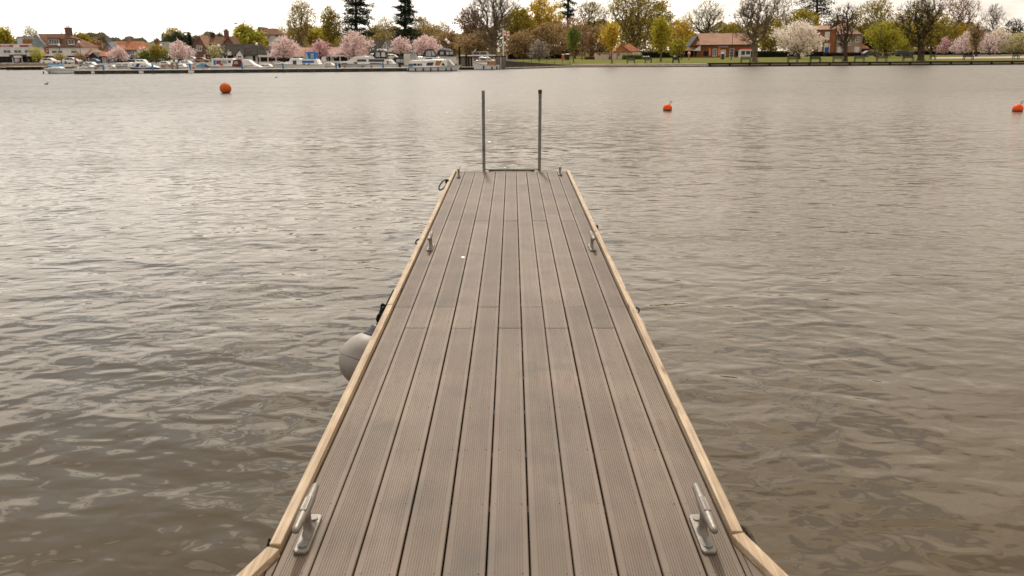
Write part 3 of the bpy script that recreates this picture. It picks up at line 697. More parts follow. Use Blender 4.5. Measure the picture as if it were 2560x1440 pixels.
# left promenade wall, quay heading
M_STONE = mat('tan_stone', (.36, .28, .20), c2=(.25, .20, .15), scale=1.5, rough=.9)
M_CONC = mat('pale_concrete', (.55, .46, .36), var=.2, scale=1.2, rough=.9)
M_DKWOOD = mat('tarred_timber', (.028, .022, .016), var=.4, scale=3, rough=.85)
M_GRYWOOD = mat('weathered_timber', (.24, .20, .165), c2=(.15, .12, .10), scale=2, rough=.9, stretch=(3, 3, .3))
def wall_run(name, label, cat, pts, z0, z1, m, depth=.5, capm=None, caph=.12, posts=None):
    t_ = thing(name, label, cat, (pts[0][0], pts[0][1], 0))
    for a, c in zip(pts[:-1], pts[1:]):
        d = Vector((c[0]-a[0], c[1]-a[1])); n = Vector((-d.y, d.x)).normalized()*depth
        if n.y < 0: n = -n
        e = [(a[0], a[1]), (c[0], c[1]), (c[0]+n.x, c[1]+n.y), (a[0]+n.x, a[1]+n.y)]
        MB().prismz(e, z0, z1).build('wall_face', m, t_)
        if capm:
            n2 = n.normalized()*.08
            e2 = [(a[0]-n2.x, a[1]-n2.y), (c[0]-n2.x, c[1]-n2.y), (c[0]+n.x*1.2, c[1]+n.y*1.2), (a[0]+n.x*1.2, a[1]+n.y*1.2)]
            MB().prismz(e2, z1+.003, z1+caph).build('coping', capm, t_)
    return t_
wall_run('quay_wall', 'dark timber quay wall with pale coping behind the marina boats', 'wall', [(-130, YQ-.4), (q1.x, YQ-.4)], -1, .32, M_DKWOOD, capm=M_CONC, caph=.14)
# dark landing quay at far left
l0, l1 = P(14, 176, 136), P(104, 176, 136)
t_ = thing('landing_stage', 'low dark timber landing stage with pale deck at the far left', 'jetty', (l0.x, 136, 0))
MB().box(l0.x, l1.x, 136, 139, .46, .56).build('deck', M_CONC, t_)
MB().box(l0.x+.1, l1.x-.1, 136.1, 136.3, .02, .455).build('fascia', M_DKWOOD, t_)
for i in range(6):
    x = l0.x + .3 + (l1.x-l0.x-.6)*i/5; MB().box(x-.08, x+.08, 135.95, 136.09, -.8, .5).build('pile', M_DKWOOD, t_)
# promenade parapet, left
p0, p1 = P(-40, 165, 150), P(118, 165, 150)
t_ = wall_run('parapet', 'low tan stone parapet along the promenade at the far left', 'wall', [(p0.x, 150), (p1.x, 150)], GZ, GZ+.55, M_STONE, capm=M_CONC, caph=.1)

# timber-faced stage carrying the sheds between the marina and the flagpole
t_ = thing('timber_quay', 'tall grey timber-clad quay with plank face beside the flagpole', 'quay', (q2.x, q2.y, 0))
YT = q3.y + 2.5
tx0, tx1 = P(1146, 150, YT).x, P(1264, 150, YT).x
zt_ = P(1205, 138, YT).z
MB().box(tx0, tx1, YT+.12, YT+6, -1, zt_-.13).build('core', M_DKWOOD, t_)
npl = 34
for i in range(npl):
    xa = tx0 + (tx1-tx0)*i/npl; xb = tx0 + (tx1-tx0)*(i+1)/npl
    px_ = 1146 + 118*i/npl
    if 1168 < px_ < 1180 and i % 2: continue
    mm_ = M_GRYWOOD if i % 5 else mat('pale_panel', (.40, .39, .36), var=.15, scale=1)
    MB().box(xa+.012, xb-.012, YT + random.uniform(0, .05), YT+.115, -.4, zt_-.25 + random.uniform(-.03, .0)).build('plank', mm_, t_)
MB().box(tx0-.1, tx1-1.4, YT-.12, YT+6.2, zt_-.12, zt_).build('deck', M_CONC, t_)
MB().box(tx0-.05, tx1-1.4, YT-.06, YT+.05, zt_-.26, zt_-.125).build('waling', M_DKWOOD, t_)
for px_ in (1149, 1166):
    x = P(px_, 150, YT).x; MB().box(x-.12, x+.12, YT-.2, YT-.02 if px_ != 1149 else YT-.01, -1, P(px_, 117 if px_ == 1149 else 136, YT).z).build('pile', M_DKWOOD, t_)
# low pontoon in front of it
l0, l1 = P(1153, 172, q2.y-1.5), P(1190, 172, q2.y-1.5)
t_ = thing('pontoon', 'short dark mooring pontoon between the two white river boats', 'pontoon', (l0.x, q2.y-1.5, 0))
MB().box(l0.x, l1.x, q2.y-1.5, q2.y+.2, .30, .38).build('deck', M_CONC, t_); MB().box(l0.x+.05, l1.x-.05, q2.y-1.45, q2.y+.15, -.3, .297).build('float', M_DKWOOD, t_)
# sloping dark wall to the right of the flagpole and its railing
w0, w1 = Vector((q3.x, q3.y+3.2, 0)), Vector((q4.x, q4.y+.3, 0))
def zat(px, py, p): return P(px, py, p.y).z
t_ = thing('bank_wall', 'dark sloping bank wall with thin railing posts right of the flagpole', 'wall', (w0.x, w0.y, 0))
n = Vector((-(w1.y-w0.y), w1.x-w0.x, 0)).normalized()*.5
za, zb = zat(1266, 152, w0), zat(1448, 163, w1)
MB().add([w0 + Vector((0, 0, -1)), w1 + Vector((0, 0, -1)), w1 + Vector((0, 0, zb)), w0 + Vector((0, 0, za)),
          w0 + n + Vector((0, 0, -1)), w1 + n + Vector((0, 0, -1)), w1 + n + Vector((0, 0, zb)), w0 + n + Vector((0, 0, za))],
         [(0,1,2,3), (5,4,7,6), (3,2,6,7), (1,5,6,2), (4,0,3,7), (4,5,1,0)]).build('wall_face', mat('dark_mossy_wall', (.045, .036, .026), var=.4, scale=1.2), t_)
M_IRON = mat('dark_iron', (.02, .02, .018), rough=.6, var=.3)
rp = []
for px_, py_ in ((1268, 147), (1284, 147), (1317, 147.5), (1338, 147), (1359, 148), (1380, 148.5), (1402, 149), (1424, 150), (1446, 151.5)):
    s_ = (px_-1266)/(1448-1266); p = w0.lerp(w1, s_) + n*.5; zb_ = za + (zb-za)*s_; zt2 = zat(px_, py_, p)
    MB().box(p.x-.03, p.x+.03, p.y-.03, p.y+.03, zb_-.1, zt2).build('railing_post', M_IRON, t_); rp.append((p.x, p.y, zt2-.03))
MB().tube(rp, .022, 5).build('top_rail', M_IRON, t_); MB().tube([(x, y, z-.35) for x, y, z in rp], .016, 5).build('mid_rail', M_IRON, t_)
# pale ledge at its foot + concrete steps to x=1770
f0, f1, f2 = Vector((q3.x, q3.y+2.2, 0)), Vector((q4.x, q4.y-.6, 0)), Vector((q5.x, q5.y, 0))
t_ = thing('ledge', 'pale two-step concrete ledge along the water below the lawn', 'ledge', (f0.x, f0.y, 0))
for (e, z0, z1, dd, m_) in (([f0, f1, f2], -.8, .10, 1.0, M_DKWOOD), ([f0, f1, f2], .103, .22, 1.0, M_CONC), ([f1+Vector((1.0, .6, 0)), f2+Vector((0, .6, 0))], .223, .30, .9, M_DKWOOD), ([f1+Vector((1.0, .6, 0)), f2+Vector((0, .6, 0))], .303, .42, .9, M_CONC)):
    for a, c in zip(e[:-1], e[1:]):
        MB().prismz([(a.x, a.y), (c.x, c.y), (c.x, c.y+dd), (a.x, a.y+dd)], z0, z1).build('step', m_, t_)
# timber heading with double rails along the right bank
g0, g1 = Vector((q5.x+.05, q5.y, 0)), Vector((q6.x, q6.y, 0))
t_ = thing('quay_heading', 'long dark timber quay edge with posts along the right bank', 'quay', (g0.x, g0.y, 0))
zt2 = .31
def seg(a, c, y0, y1, z0, z1, nm, m_): MB().add([(a.x, a.y+y0, z0), (c.x, c.y+y0, z0), (c.x, c.y+y1, z0), (a.x, a.y+y1, z0), (a.x, a.y+y0, z1), (c.x, c.y+y0, z1), (c.x, c.y+y1, z1), (a.x, a.y+y1, z1)],
                     [(0,3,2,1),(4,5,6,7),(0,1,5,4),(1,2,6,5),(2,3,7,6),(3,0,4,7)]).build(nm, m_, t_)
seg(g0, g1, .12, .5, -.8, .40, 'backing_board', mat('pale_boarding', (.34, .28, .20), scale=.8, var=.25))
seg(g0, g1, 0, .117, -.6, .17, 'lower_waling', M_DKWOOD); seg(g0, g1, -.02, .6, .36, .52, 'top_beam', M_DKWOOD)
for px_ in list(range(1775, 2700, 49)):
    s_ = (P(px_, 160, g0.y).x-g0.x)/(g1.x-g0.x); p = g0.lerp(g1, max(0, s_))
    MB().box(p.x-.09, p.x+.09, p.y-.10, p.y+.10, -.8, .53).build('post', M_DKWOOD, t_)

# ================================================================== MARINA PONTOON
YP = G(600, 182, 0).y
t_ = thing('marina_pontoon', 'long low pontoon with dark floats in front of the moored boats', 'pontoon', (P(600, 182, YP).x, YP, 0))
xa, xb = P(183, 178, YP).x, P(1060, 178, YP).x
MB().box(xa, xb, YP, YP+2.0, .37, .46).build('deck', mat('pontoon_deck', (.42, .37, .31), scale=1.5, var=.15), t_)
MB().box(xa+.05, xb-.05, YP+.06, YP+1.95, .02, .365).build('side_rail', mat('black_green_rail', (.018, .018, .012), var=.3), t_)
M_FL2 = mat('algae_grey_float', (.045, .045, .03), var=.4, scale=2)
i = 0; x = xa + .6
while x < xb-1:
    MB().box(x, x+.85, YP+.035, YP+1.9, .06, .24).build('float', M_FL2, t_); x += random.uniform(1.25, 1.9)
for px_, w in ((232, 8), (353, 11), (478, 14)):
    c = P(px_, 179, YP); hw = w/2*mpp(YP); MB().box(c.x-hw, c.x+hw, YP-.05, YP+.03, .03, .33).build('white_fender_board', mat('white_plastic', (.75, .72, .67), var=.06), t_)
M_BLUE = mat('blue_pedestal', (.012, .16, .38), rough=.4, var=.2)
for i, px_ in enumerate((259, 382, 476, 606, 708, 841, 958)):
    c = P(px_, 173, YP+.3); t2 = thing('service_pedestal', 'x', 'pedestal', (c.x, YP+.3, .463), 'blue pedestals along the marina pontoon')
    t2['label'] = ['blue service pedestal by the left end of the marina pontoon', 'blue service pedestal beside the navy-hulled cruiser', 'blue service pedestal left of the pale blue covered dinghy', 'blue service pedestal in front of the maroon-canopied cruiser', 'blue service pedestal in front of the blue-canopied cruiser', 'blue service pedestal at the bow of the big white motor yacht', 'blue service pedestal at the stern of the big white motor yacht'][i]
    h = .55
    MB().box(c.x-.09, c.x+.09, YP+.21, YP+.39, .463, .463+h).build('cabinet', M_BLUE, t2, bevel=.02)
    MB().prism([(c.x-.11, .465+h), (c.x+.11, .465+h), (c.x+.07, .465+h+.1), (c.x-.07, .465+h+.1)], YP+.19, YP+.41).build('cap', mat('pedestal_cap', (.02, .22, .45), var=.1), t2)
for i, (px_, y0) in enumerate(((443, 153), (431, 154), (849, 156), (1000, 154))):
    YY_ = YP + 2.2; c = P(px_, 170, YY_); t2 = thing('mooring_post', ['dark mooring post with white cap left of the pale blue dinghy', 'second white-capped mooring post beside the tan covered boat', 'dark square mooring post at the bow of the white motor yacht', 'brown mooring post right of the white motor yacht'][i], 'post', (c.x, YY_, 0))
    z = P(px_, y0, YY_).z
    MB().box(c.x-.11, c.x+.11, YY_-.1, YY_+.1, -1, z-.15).build('pile', M_GRYWOOD if i < 2 else M_DKWOOD, t2)
    if i < 2: MB().sphere((c.x, YY_, z), .19, 12, 8).build('cap', mat('white_plastic', (.75, .72, .67)), t2, smooth=True)
    else: MB().box(c.x-.12, c.x+.12, YY_-.11, YY_+.11, z-.15, z-.10).build('cap', M_DKWOOD, t2)

# ================================================================== BOATS
M_GEL = mat('white_gelcoat', (.80, .77, .72), rough=.25, var=.06, scale=1)
M_CREAM = mat('cream_gelcoat', (.62, .56, .47), rough=.3, var=.08, scale=1)
M_NAVY = mat('navy_gelcoat', (.015, .03, .09), rough=.3, var=.15)
M_GLASS = mat('dark_glass', (.02, .022, .025), rough=.08, var=.3, scale=1.5)
M_PGLASS = mat('pale_window', (.35, .36, .36), rough=.15, var=.3, scale=2)
M_CBLUE = mat('blue_canvas', (.02, .15, .42), rough=.8, var=.25)
M_CLBLUE = mat('pale_blue_cover', (.16, .33, .48), rough=.85, var=.2)
M_CBLK = mat('black_canvas', (.015, .016, .022), rough=.8, var=.3)
M_CRED = mat('maroon_canvas', (.16, .012, .025), rough=.8, var=.25)
M_CGRY = mat('grey_canvas', (.30, .30, .29), rough=.85, var=.2)
M_CTAN = mat('tan_cover', (.34, .22, .16), rough=.85, var=.25)
M_VARN = mat('varnished_wood', (.36, .13, .035), rough=.3, var=.3, scale=3)
M_TEAL = mat('teal_paint', (.03, .17, .28), rough=.4, var=.15)
M_BOOT = mat('boot_stripe', (.03, .06, .11), rough=.5)
COLM = dict(w=M_GEL, c=M_CREAM, n=M_NAVY, g=M_GLASS, p=M_PGLASS, b=M_CBLUE, l=M_CLBLUE, k=M_CBLK, r=M_CRED, y=M_CGRY, t=M_CTAN, v=M_VARN, e=M_TEAL, s=M_STEEL, K=M_BLACK)
def boat(name, label, cat, x0, x1, yw, sb, ss, bow, D=None, hull='w', parts=(), stripe='n', rake=.10, fenders=(), beam=.34, group='boats moored at the far bank'):
    """x0,x1: photo columns of the ends; yw: waterline row (sets the distance unless D is given); sb, ss: rows of the sheer at bow and stern"""
    if D is None: D = G((x0+x1)/2, yw, 0).y
    A, B = P(x0, (sb+ss)/2, D).x, P(x1, (sb+ss)/2, D).x
    Ln = B - A; bm = min(max(Ln*beam, 1.5), 3.1)/2
    Dc = D + bm                                  # centreline
    xm = (x0+x1)/2
    zb, zs = P(xm, sb, D).z, P(xm, ss, D).z
    t_ = thing(name, label, cat, ((A+B)/2, Dc, 0), group)
    nst = 13; secs = []
    for i in range(nst):
        u = i/(nst-1)                            # 0 stern .. 1 bow
        hb = bm*(.86+.14*math.sin(min(1, u*2)*math.pi/2))*(1-max(0, (u-.45)/.55)**2.4)
        hb = max(hb, .03)
        zsh = zs + (zb-zs)*u**1.7 - .06*math.sin(u*math.pi)
        xs_ = u*Ln; xw = u*Ln*(1-rake) if u > 0 else 0.02*Ln
        secs.append((xs_, xw, hb, zsh))
    def X(d): return A + d if bow == 'R' else B - d
    vs = []; fs = []
    for xs_, xw, hb, zsh in secs:
        vs += [(X(xw), Dc-hb*.55, -.25), (X(xw*.985+.0*xs_), Dc-hb*.86, .10), (X(xs_), Dc-hb, zsh), (X(xs_), Dc+hb, zsh), (X(xw), Dc+hb*.86, .10), (X(xw), Dc+hb*.55, -.25)]
    for i in range(nst-1):
        for k in range(5):
            f = (i*6+k, (i+1)*6+k, (i+1)*6+k+1, i*6+k+1)
            fs.append(f if bow == 'L' else f[::-1])
    e = tuple(range(6)); fs.append(e); o_ = (nst-1)*6; fs.append(tuple(o_+k for k in range(5, -1, -1)))
    h = MB().add(vs, fs).build('hull', COLM[hull], t_)
    bmn = bmesh.new(); bmn.from_mesh(h.data); bmesh.ops.recalc_face_normals(bmn, faces=bmn.faces); bmn.to_mesh(h.data); bmn.free()
    # boot stripe and rubbing strake on the near side (they follow the hull)
    for nm, za_, zb_, hbf, m_ in (('boot_stripe', -.05, .09, .88, COLM[stripe]),):
        v2 = []; f2 = []
        for xs_, xw, hb, zsh in secs:
            v2 += [(X(xw), Dc-hb*hbf-.012, za_), (X(xw), Dc-hb*hbf-.012, zb_), (X(xw), Dc-hb*hbf+.03, zb_), (X(xw), Dc-hb*hbf+.03, za_)]
        for i in range(nst-1):
            for k in range(4): f2.append((i*4+k, (i+1)*4+k, (i+1)*4+(k+1) % 4, i*4+(k+1) % 4))
        MB().add(v2, f2).build(nm, m_, t_)
    for sd_ in (-1, 1):
        MB().tube([(X(xs_), Dc+sd_*hb*1.01, zsh-.05) for xs_, xw, hb, zsh in secs], .035, 5).build('rubbing_strake', COLM['y'] if hull != 'n' else COLM['w'], t_)
    for nm, mc, poly, wf in parts:
        pts = []
        for px_, py_ in poly:
            q_ = P(px_, py_, D); pts.append((q_.x, q_.z))
        w_ = bm*wf
        if nm in ('window', 'door', 'stripe', 'porthole'):
            MB().prism(pts, Dc-w_-.03, Dc-w_-.005).build(nm, COLM[mc], t_)
        else:
            MB().prism(pts, Dc-w_, Dc+w_).build(nm, COLM[mc], t_, bevel=.04 if wf > .3 else 0)
    for px_, py_ in fenders:
        q_ = P(px_, py_, D-.06); MB().tube([(q_.x, D-.07+.0, q_.z+.22), (q_.x, D-.07, q_.z+.16), (q_.x, D-.07, q_.z-.16), (q_.x, D-.07, q_.z-.22)], [.03, .085, .085, .03], 8).build('fender', M_NAVY if hull != 'n' else M_GEL, t_, smooth=True)
    return t_
def rect(x0, x1, y0, y1): return [(x0, y1), (x1, y1), (x1, y0), (x0, y0)]
boat('day_boat', 'open white day boat with blue waterline at the left end of the pontoon', 'boat', 100, 184, 184, 170, 170, 'L', hull='w', stripe='e', rake=.12,
     parts=[('cuddy', 'w', [(120, 171), (124, 167), (144, 167), (150, 171)], .6), ('stripe', 'y', [(112, 176.6), (184, 176), (184, 175.2), (112, 175.8)], 1.0), ('outboard', 'k', [(172, 171), (173, 166), (177, 166), (177, 171)], .12)], fenders=((109, 182), (124, 182)))
boat('covered_boat', 'small boat with pale blue striped cover behind the white day boat', 'boat', 113, 150, 0, 167, 167, 'L', D=126, parts=[('cover', 'l', [(115, 167), (118, 160), (146, 160), (149, 167)], .8), ('window', 'w', rect(119, 146, 163, 164.5), .8)])
boat('cabin_boat', 'white cabin boat with framed windows right of the white day boat', 'boat', 190, 229, 0, 168, 168, 'R', D=118, parts=[('cabin', 'w', [(193, 168), (195, 162), (221, 161.5), (226, 168)], .75), ('roof', 'k', [(194, 162), (194, 160.8), (222, 160.8), (222, 161.8)], .8), ('window', 'g', rect(196, 203, 163, 166), .75), ('window', 'p', rect(205, 212, 163, 166), .75), ('window', 'p', rect(213, 220, 163, 166), .75)])
boat('cabin_boat', 'small grey and white boat left of the first blue pedestal', 'boat', 226, 262, 0, 167, 168, 'L', D=119, parts=[('cabin', 'y', [(234, 168), (238, 162.5), (252, 162), (258, 168)], .7), ('window', 'g', rect(240, 250, 164, 166), .7)])
boat('cabin_boat', 'white boat with windscreen behind the first blue pedestal', 'boat', 258, 292, 0, 167, 168, 'R', D=121, parts=[('cabin', 'w', [(262, 168), (264, 163), (278, 162.5), (284, 168)], .7), ('window', 'g', rect(266, 277, 164, 166), .7)])
boat('cabin_cruiser', 'white domed-canopy cruiser left of the navy-hulled boat', 'boat', 280, 334, 0, 168, 168, 'L', D=116, parts=[('canopy', 'w', [(285, 168), (287, 160), (292, 156.5), (322, 156), (330, 160), (331, 168)], .85), ('window', 'p', [(289, 164), (290, 160), (303, 159.5), (303, 164)], .85), ('window', 'p', rect(306, 318, 159.5, 164), .85), ('window', 'g', rect(288, 318, 165.5, 167.2), .85)])
boat('cabin_cruiser', 'cruiser with navy hull and white cabin with round window', 'boat', 326, 396, 0, 169, 169, 'R', D=114, hull='n', parts=[('cabin', 'w', [(322, 168), (324, 158), (332, 156), (362, 157), (372, 163), (392, 168.5)], .8), ('window', 'p', [(328, 164), (330, 160), (334, 160), (335, 164)], .8), ('stripe', 'n', [(336, 168), (341, 158.5), (349, 158.5), (345, 168)], .8), ('window', 'g', rect(351, 357, 164, 166.5), .8), ('window', 'g', rect(359, 364, 164.4, 166.5), .8), ('stripe', 'n', [(326, 173), (392, 172), (394, 169.5), (326, 169.5)], 1.0)])
boat('covered_boat', 'boat under a tan canvas cover beside the navy-hulled cruiser', 'boat', 396, 431, 0, 168, 168, 'L', D=119, parts=[('cover', 't', [(398, 168), (402, 162), (414, 160), (428, 162.5), (430, 168)], .85), ('window', 'c', rect(412, 420, 164, 166), .85)])
boat('cabin_boat', 'plain white boat between the mooring posts and the pale blue dinghy', 'boat', 430, 470, 0, 167, 167, 'L', D=120, parts=[('cabin', 'w', [(436, 167), (439, 160), (455, 160), (460, 167)], .75), ('window', 'g', rect(441, 447, 162, 165), .75), ('window', 'p', rect(449, 455, 162, 165), .75)])
boat('dinghy', 'small dinghy under a pale blue humped cover', 'boat', 482, 516, 0, 168, 168, 'R', D=117, parts=[('cover', 'l', [(484, 168), (488, 165), (496, 161), (503, 157), (506, 158), (508, 168)], .85), ('outboard', 'r', [(508, 166), (509, 161), (513, 162), (513, 167)], .15)])
o = MB().sphere((P(484, 169, 116).x, 116, P(484, 169, 116).z), .17, 12, 8).build('fender_buoy', M_RED, None, smooth=True); tag(o, 'small red ball buoy hanging by the pale blue dinghy', 'buoy')
boat('motor_cruiser', 'white wheelhouse cruiser with hardtop, blue door and red flag', 'boat', 516, 602, 0, 166, 164, 'L', D=115, parts=[('cabin', 'w', [(527, 166), (529, 150), (574, 150), (580, 166)], .8), ('hardtop', 'w', [(526, 150), (530, 146.5), (580, 146), (584, 150)], .9), ('door', 'b', rect(533, 538, 151, 162), .8), ('window', 'g', rect(540, 551, 151.5, 160), .8), ('window', 'p', rect(553, 566, 151.5, 159), .8), ('window', 'g', [(569, 157), (570, 151.5), (576, 151.5), (577, 157)], .8), ('mast', 's', [(538.6, 146), (538.6, 139), (539.6, 139), (539.6, 146)], .05)])
fl = MB(); a = P(544, 153, 114.6); fl.prism([(a.x, a.z), (a.x+.25, a.z-.12), (a.x+.75, a.z-.5), (a.x+.45, a.z-.62), (a.x+.1, a.z-.35)], 114.6, 114.62)
o = fl.build('ensign', mat('red_bunting', (.55, .03, .02), var=.15), None); tag(o, 'red ensign hanging over the side of the wheelhouse cruiser', 'flag')
boat('motor_cruiser', 'white sports cruiser with maroon canopy over the cockpit', 'boat', 574, 668, 0, 170, 166, 'R', D=113, parts=[('canopy', 'r', [(578, 167), (581, 151), (586, 148.5), (600, 148.5), (606, 160), (606, 167)], .78), ('window', 'p', [(583, 161), (585, 153), (592, 152), (595, 160)], .78), ('windscreen', 'p', [(597, 158), (590, 149.5), (603, 150), (615, 160)], .70), ('foredeck', 'w', [(600, 167), (600, 160), (604, 149), (620, 150), (632, 160), (650, 168)], .72), ('stripe', 'r', [(608, 164.5), (632, 164), (632, 165.5), (608, 166)], .73)])
boat('motor_cruiser', 'white cabin cruiser with bright blue flybridge canopy', 'boat', 668, 804, 0, 157, 161, 'L', D=113, parts=[('cabin', 'w', [(716, 162), (724, 148), (790, 148), (797, 162)], .8), ('coachroof', 'w', [(690, 160), (700, 156.5), (722, 156), (722, 162)], .7), ('flybridge', 'w', [(722, 148), (724, 146), (745, 146), (752, 149)], .8), ('canopy', 'b', [(757, 149), (760, 131), (776, 129.5), (786, 130), (787, 149)], .7), ('windscreen', 'p', [(754, 148), (760, 133), (765, 132), (770, 148)], .72), ('window', 'p', [(774, 146), (775, 134), (783, 134), (783, 146)], .7), ('stripe', 'b', rect(754, 784, 151.5, 157.5), .8), ('door', 'g', rect(731, 740, 151, 165), .8), ('window', 'g', rect(756, 763, 159, 163), .92), ('window', 'g', rect(769, 774, 159, 163), .92), ('seat_back', 't', rect(783, 795, 157, 165), .5), ('mast', 's', [(792, 148), (792, 133), (793, 133), (793, 148)], .05), ('pulpit', 'v', [(671, 157), (672, 153), (692, 153), (692, 154), (674, 154.4), (673, 157)], .3)])
boat('motor_yacht', 'big white two-deck motor yacht with black bridge canopy', 'boat', 838, 990, 0, 157, 160, 'L', D=114, parts=[('cabin', 'w', [(866, 160), (874, 147), (962, 147), (966, 160)], .86), ('coachroof', 'w', [(846, 160), (852, 155), (870, 153), (870, 160)], .75), ('saloon_roof', 'w', [(876, 147), (884, 142), (910, 140), (932, 141), (938, 147)], .88), ('canopy', 'k', [(925, 147), (932, 136), (937, 128), (962, 128), (965, 147)], .75), ('window', 'p', [(938, 142.5), (938, 130.5), (948, 130.5), (950, 142.5)], .75), ('window', 'c', [(953, 142), (952, 130.5), (961, 130.5), (963, 142)], .75), ('windscreen', 'p', [(918, 140), (926, 133), (934, 137), (934, 143)], .72), ('window', 'g', rect(892, 915, 148.5, 154), .86), ('window', 'g', rect(921, 960, 148, 154.5), .86), ('window', 'g', [(885, 159), (884, 155), (891, 155), (893, 159)], .88), ('window', 'g', rect(924, 952, 157.4, 159.4), .88), ('stripe', 'y', rect(890, 912, 163.5, 165), 1.0), ('window', 'g', rect(852, 870, 157.5, 159), .80), ('radar_arch', 'w', [(940, 128), (941, 122.5), (960, 122.5), (962, 128), (959, 128), (957, 124.5), (944, 124.5), (943, 128)], .7), ('mast', 's', [(949.5, 123), (949.7, 112), (950.5, 112), (950.7, 123)], .04), ('transom_rail', 'w', [(962, 160), (963, 150), (976, 150), (985, 160), (980, 160), (974, 152), (966, 152), (965, 160)], .8)], fenders=((862, 168), (906, 169), (929, 168)))
boat('motor_cruiser', 'white cruiser with black cockpit cover right of the motor yacht', 'boat', 976, 1052, 0, 160, 162, 'R', D=117, parts=[('canopy', 'k', [(979, 163), (980, 148), (986, 143), (1008, 143), (1010, 163)], .82), ('window', 'p', rect(990, 1000, 148, 157), .82), ('window', 'p', rect(1001, 1008, 148, 157), .82), ('cabin', 'c', [(1008, 163), (1009, 133.5), (1040, 133.5), (1044, 163)], .8), ('window', 'c', rect(1011, 1022, 135, 147), .8), ('window', 'p', rect(1025, 1039, 135, 147), .8), ('roof', 'k', [(1006, 133.5), (1008, 132), (1044, 132), (1046, 133.5)], .86)])
boat('motor_cruiser', 'cruiser with black and glass canopy between two pink cherries', 'boat', 1040, 1112, 0, 150, 150, 'R', D=121, parts=[('canopy', 'k', [(1055, 144), (1060, 127), (1066, 123), (1082, 122), (1090, 136), (1094, 144)], .8), ('window', 'p', [(1064, 140), (1065, 128), (1076, 126), (1078, 140)], .8), ('window', 'p', [(1080, 139), (1078, 126), (1083, 127), (1089, 139)], .8), ('cabin', 'w', [(1042, 150), (1044, 141), (1096, 143), (1106, 150)], .82), ('window', 'n', rect(1064, 1080, 145, 147.5), .82)])
boat('motor_cruiser', 'grey and black canopied cruiser left of the dark tall pile', 'boat', 1084, 1140, 0, 141, 141, 'R', D=124, parts=[('canopy', 'k', [(1092, 139), (1094, 127), (1100, 124), (1132, 128), (1134, 139)], .8), ('window', 'p', rect(1100, 1109, 129, 136.5), .8), ('window', 'p', rect(1115, 1122, 129, 136.5), .8), ('window', 'p', rect(1124, 1132, 129.5, 136.5), .8), ('roof', 'y', [(1096, 124.5), (1104, 121), (1122, 122), (1130, 127.5)], .82), ('mast', 's', [(1116, 122), (1116.2, 115), (1117, 115), (1117, 122)], .04)])
boat('river_cruiser', 'long low white river cruiser with teal stern panel and windscreen', 'boat', 1015, 1153, 178.5, 163, 167, 'R', stripe='n', rake=.07, beam=.3,
     parts=[('cabin', 'w', [(1020, 168), (1023, 156), (1028, 151), (1094, 149), (1112, 149), (1118, 156), (1118, 168)], .78), ('window', 'e', [(1019, 167), (1022, 159), (1032, 159), (1032, 167)], .79), ('window', 'g', rect(1033, 1041, 159, 164.5), .79), ('window', 'g', rect(1043, 1049, 159, 164.5), .79), ('window', 'e', rect(1050, 1055, 159, 164.5), .785), ('window', 'g', [(1065, 164), (1068, 156), (1084, 156), (1081, 164)], .79), ('door', 'v', [(1087, 164), (1090, 152), (1104, 152), (1099, 164)], .79), ('window', 'g', [(1103, 164), (1107, 156), (1113, 164)], .79), ('windscreen', 'p', [(1111, 163), (1109, 151), (1122, 150), (1130, 162)], .72), ('screen_frame', 'w', [(1120, 150), (1122, 149), (1134, 163), (1131, 163)], .74)],
     fenders=((1021, 174), (1039, 174), (1058, 174), (1077, 174), (1095, 174), (1115, 174), (1128, 173)))
boat('launch', 'small white classic launch with varnished coaming by the timber quay', 'boat', 1182, 1248, 174.5, 155, 163, 'L', stripe='e', rake=.06, beam=.36,
     parts=[('cabin', 'w', [(1186, 158), (1187, 153), (1216, 152), (1220, 163)], .7), ('coachroof', 'c', [(1184, 153), (1190, 151), (1208, 151), (1218, 154), (1218, 155)], .75), ('coaming', 'v', [(1183, 155.4), (1183, 153.6), (1216, 153.6), (1216, 155.8)], .78), ('cockpit_side', 'v', [(1221, 163), (1222, 153), (1238, 153), (1239, 160), (1230, 163)], .72), ('awning', 'c', [(1213, 152), (1215, 149), (1238, 150), (1238, 153.5), (1222, 154)], .78), ('hood', 'w', [(1194, 144), (1200, 142.5), (1222, 143), (1228, 146.5), (1214, 146)], .6), ('hood_post', 'v', [(1212, 152), (1212, 146), (1214, 146), (1214, 152)], .6), ('hood_post', 'w', [(1197, 152), (1197, 144), (1198, 144), (1198, 152)], .6), ('porthole', 'K', rect(1200.5, 1202, 159.5, 161.5), .86), ('porthole', 'K', rect(1217, 1219.5, 160, 164), .93)], fenders=((1209, 168), (1230, 170), (1242, 169.5)))
boat('cabin_boat', 'grey framed wheelhouse boat lying behind the timber quay', 'boat', 1170, 1232, 0, 138, 138, 'L', D=132, parts=[('cabin', 'y', [(1180, 138), (1179, 129), (1218, 128), (1224, 138)], .7), ('window', 'g', rect(1184, 1198, 130.5, 136.5), .7), ('window', 'g', rect(1201, 1215, 130.5, 136.5), .7), ('mast', 'w', [(1183, 129), (1188, 123.5), (1190, 124), (1185, 129)], .1)])

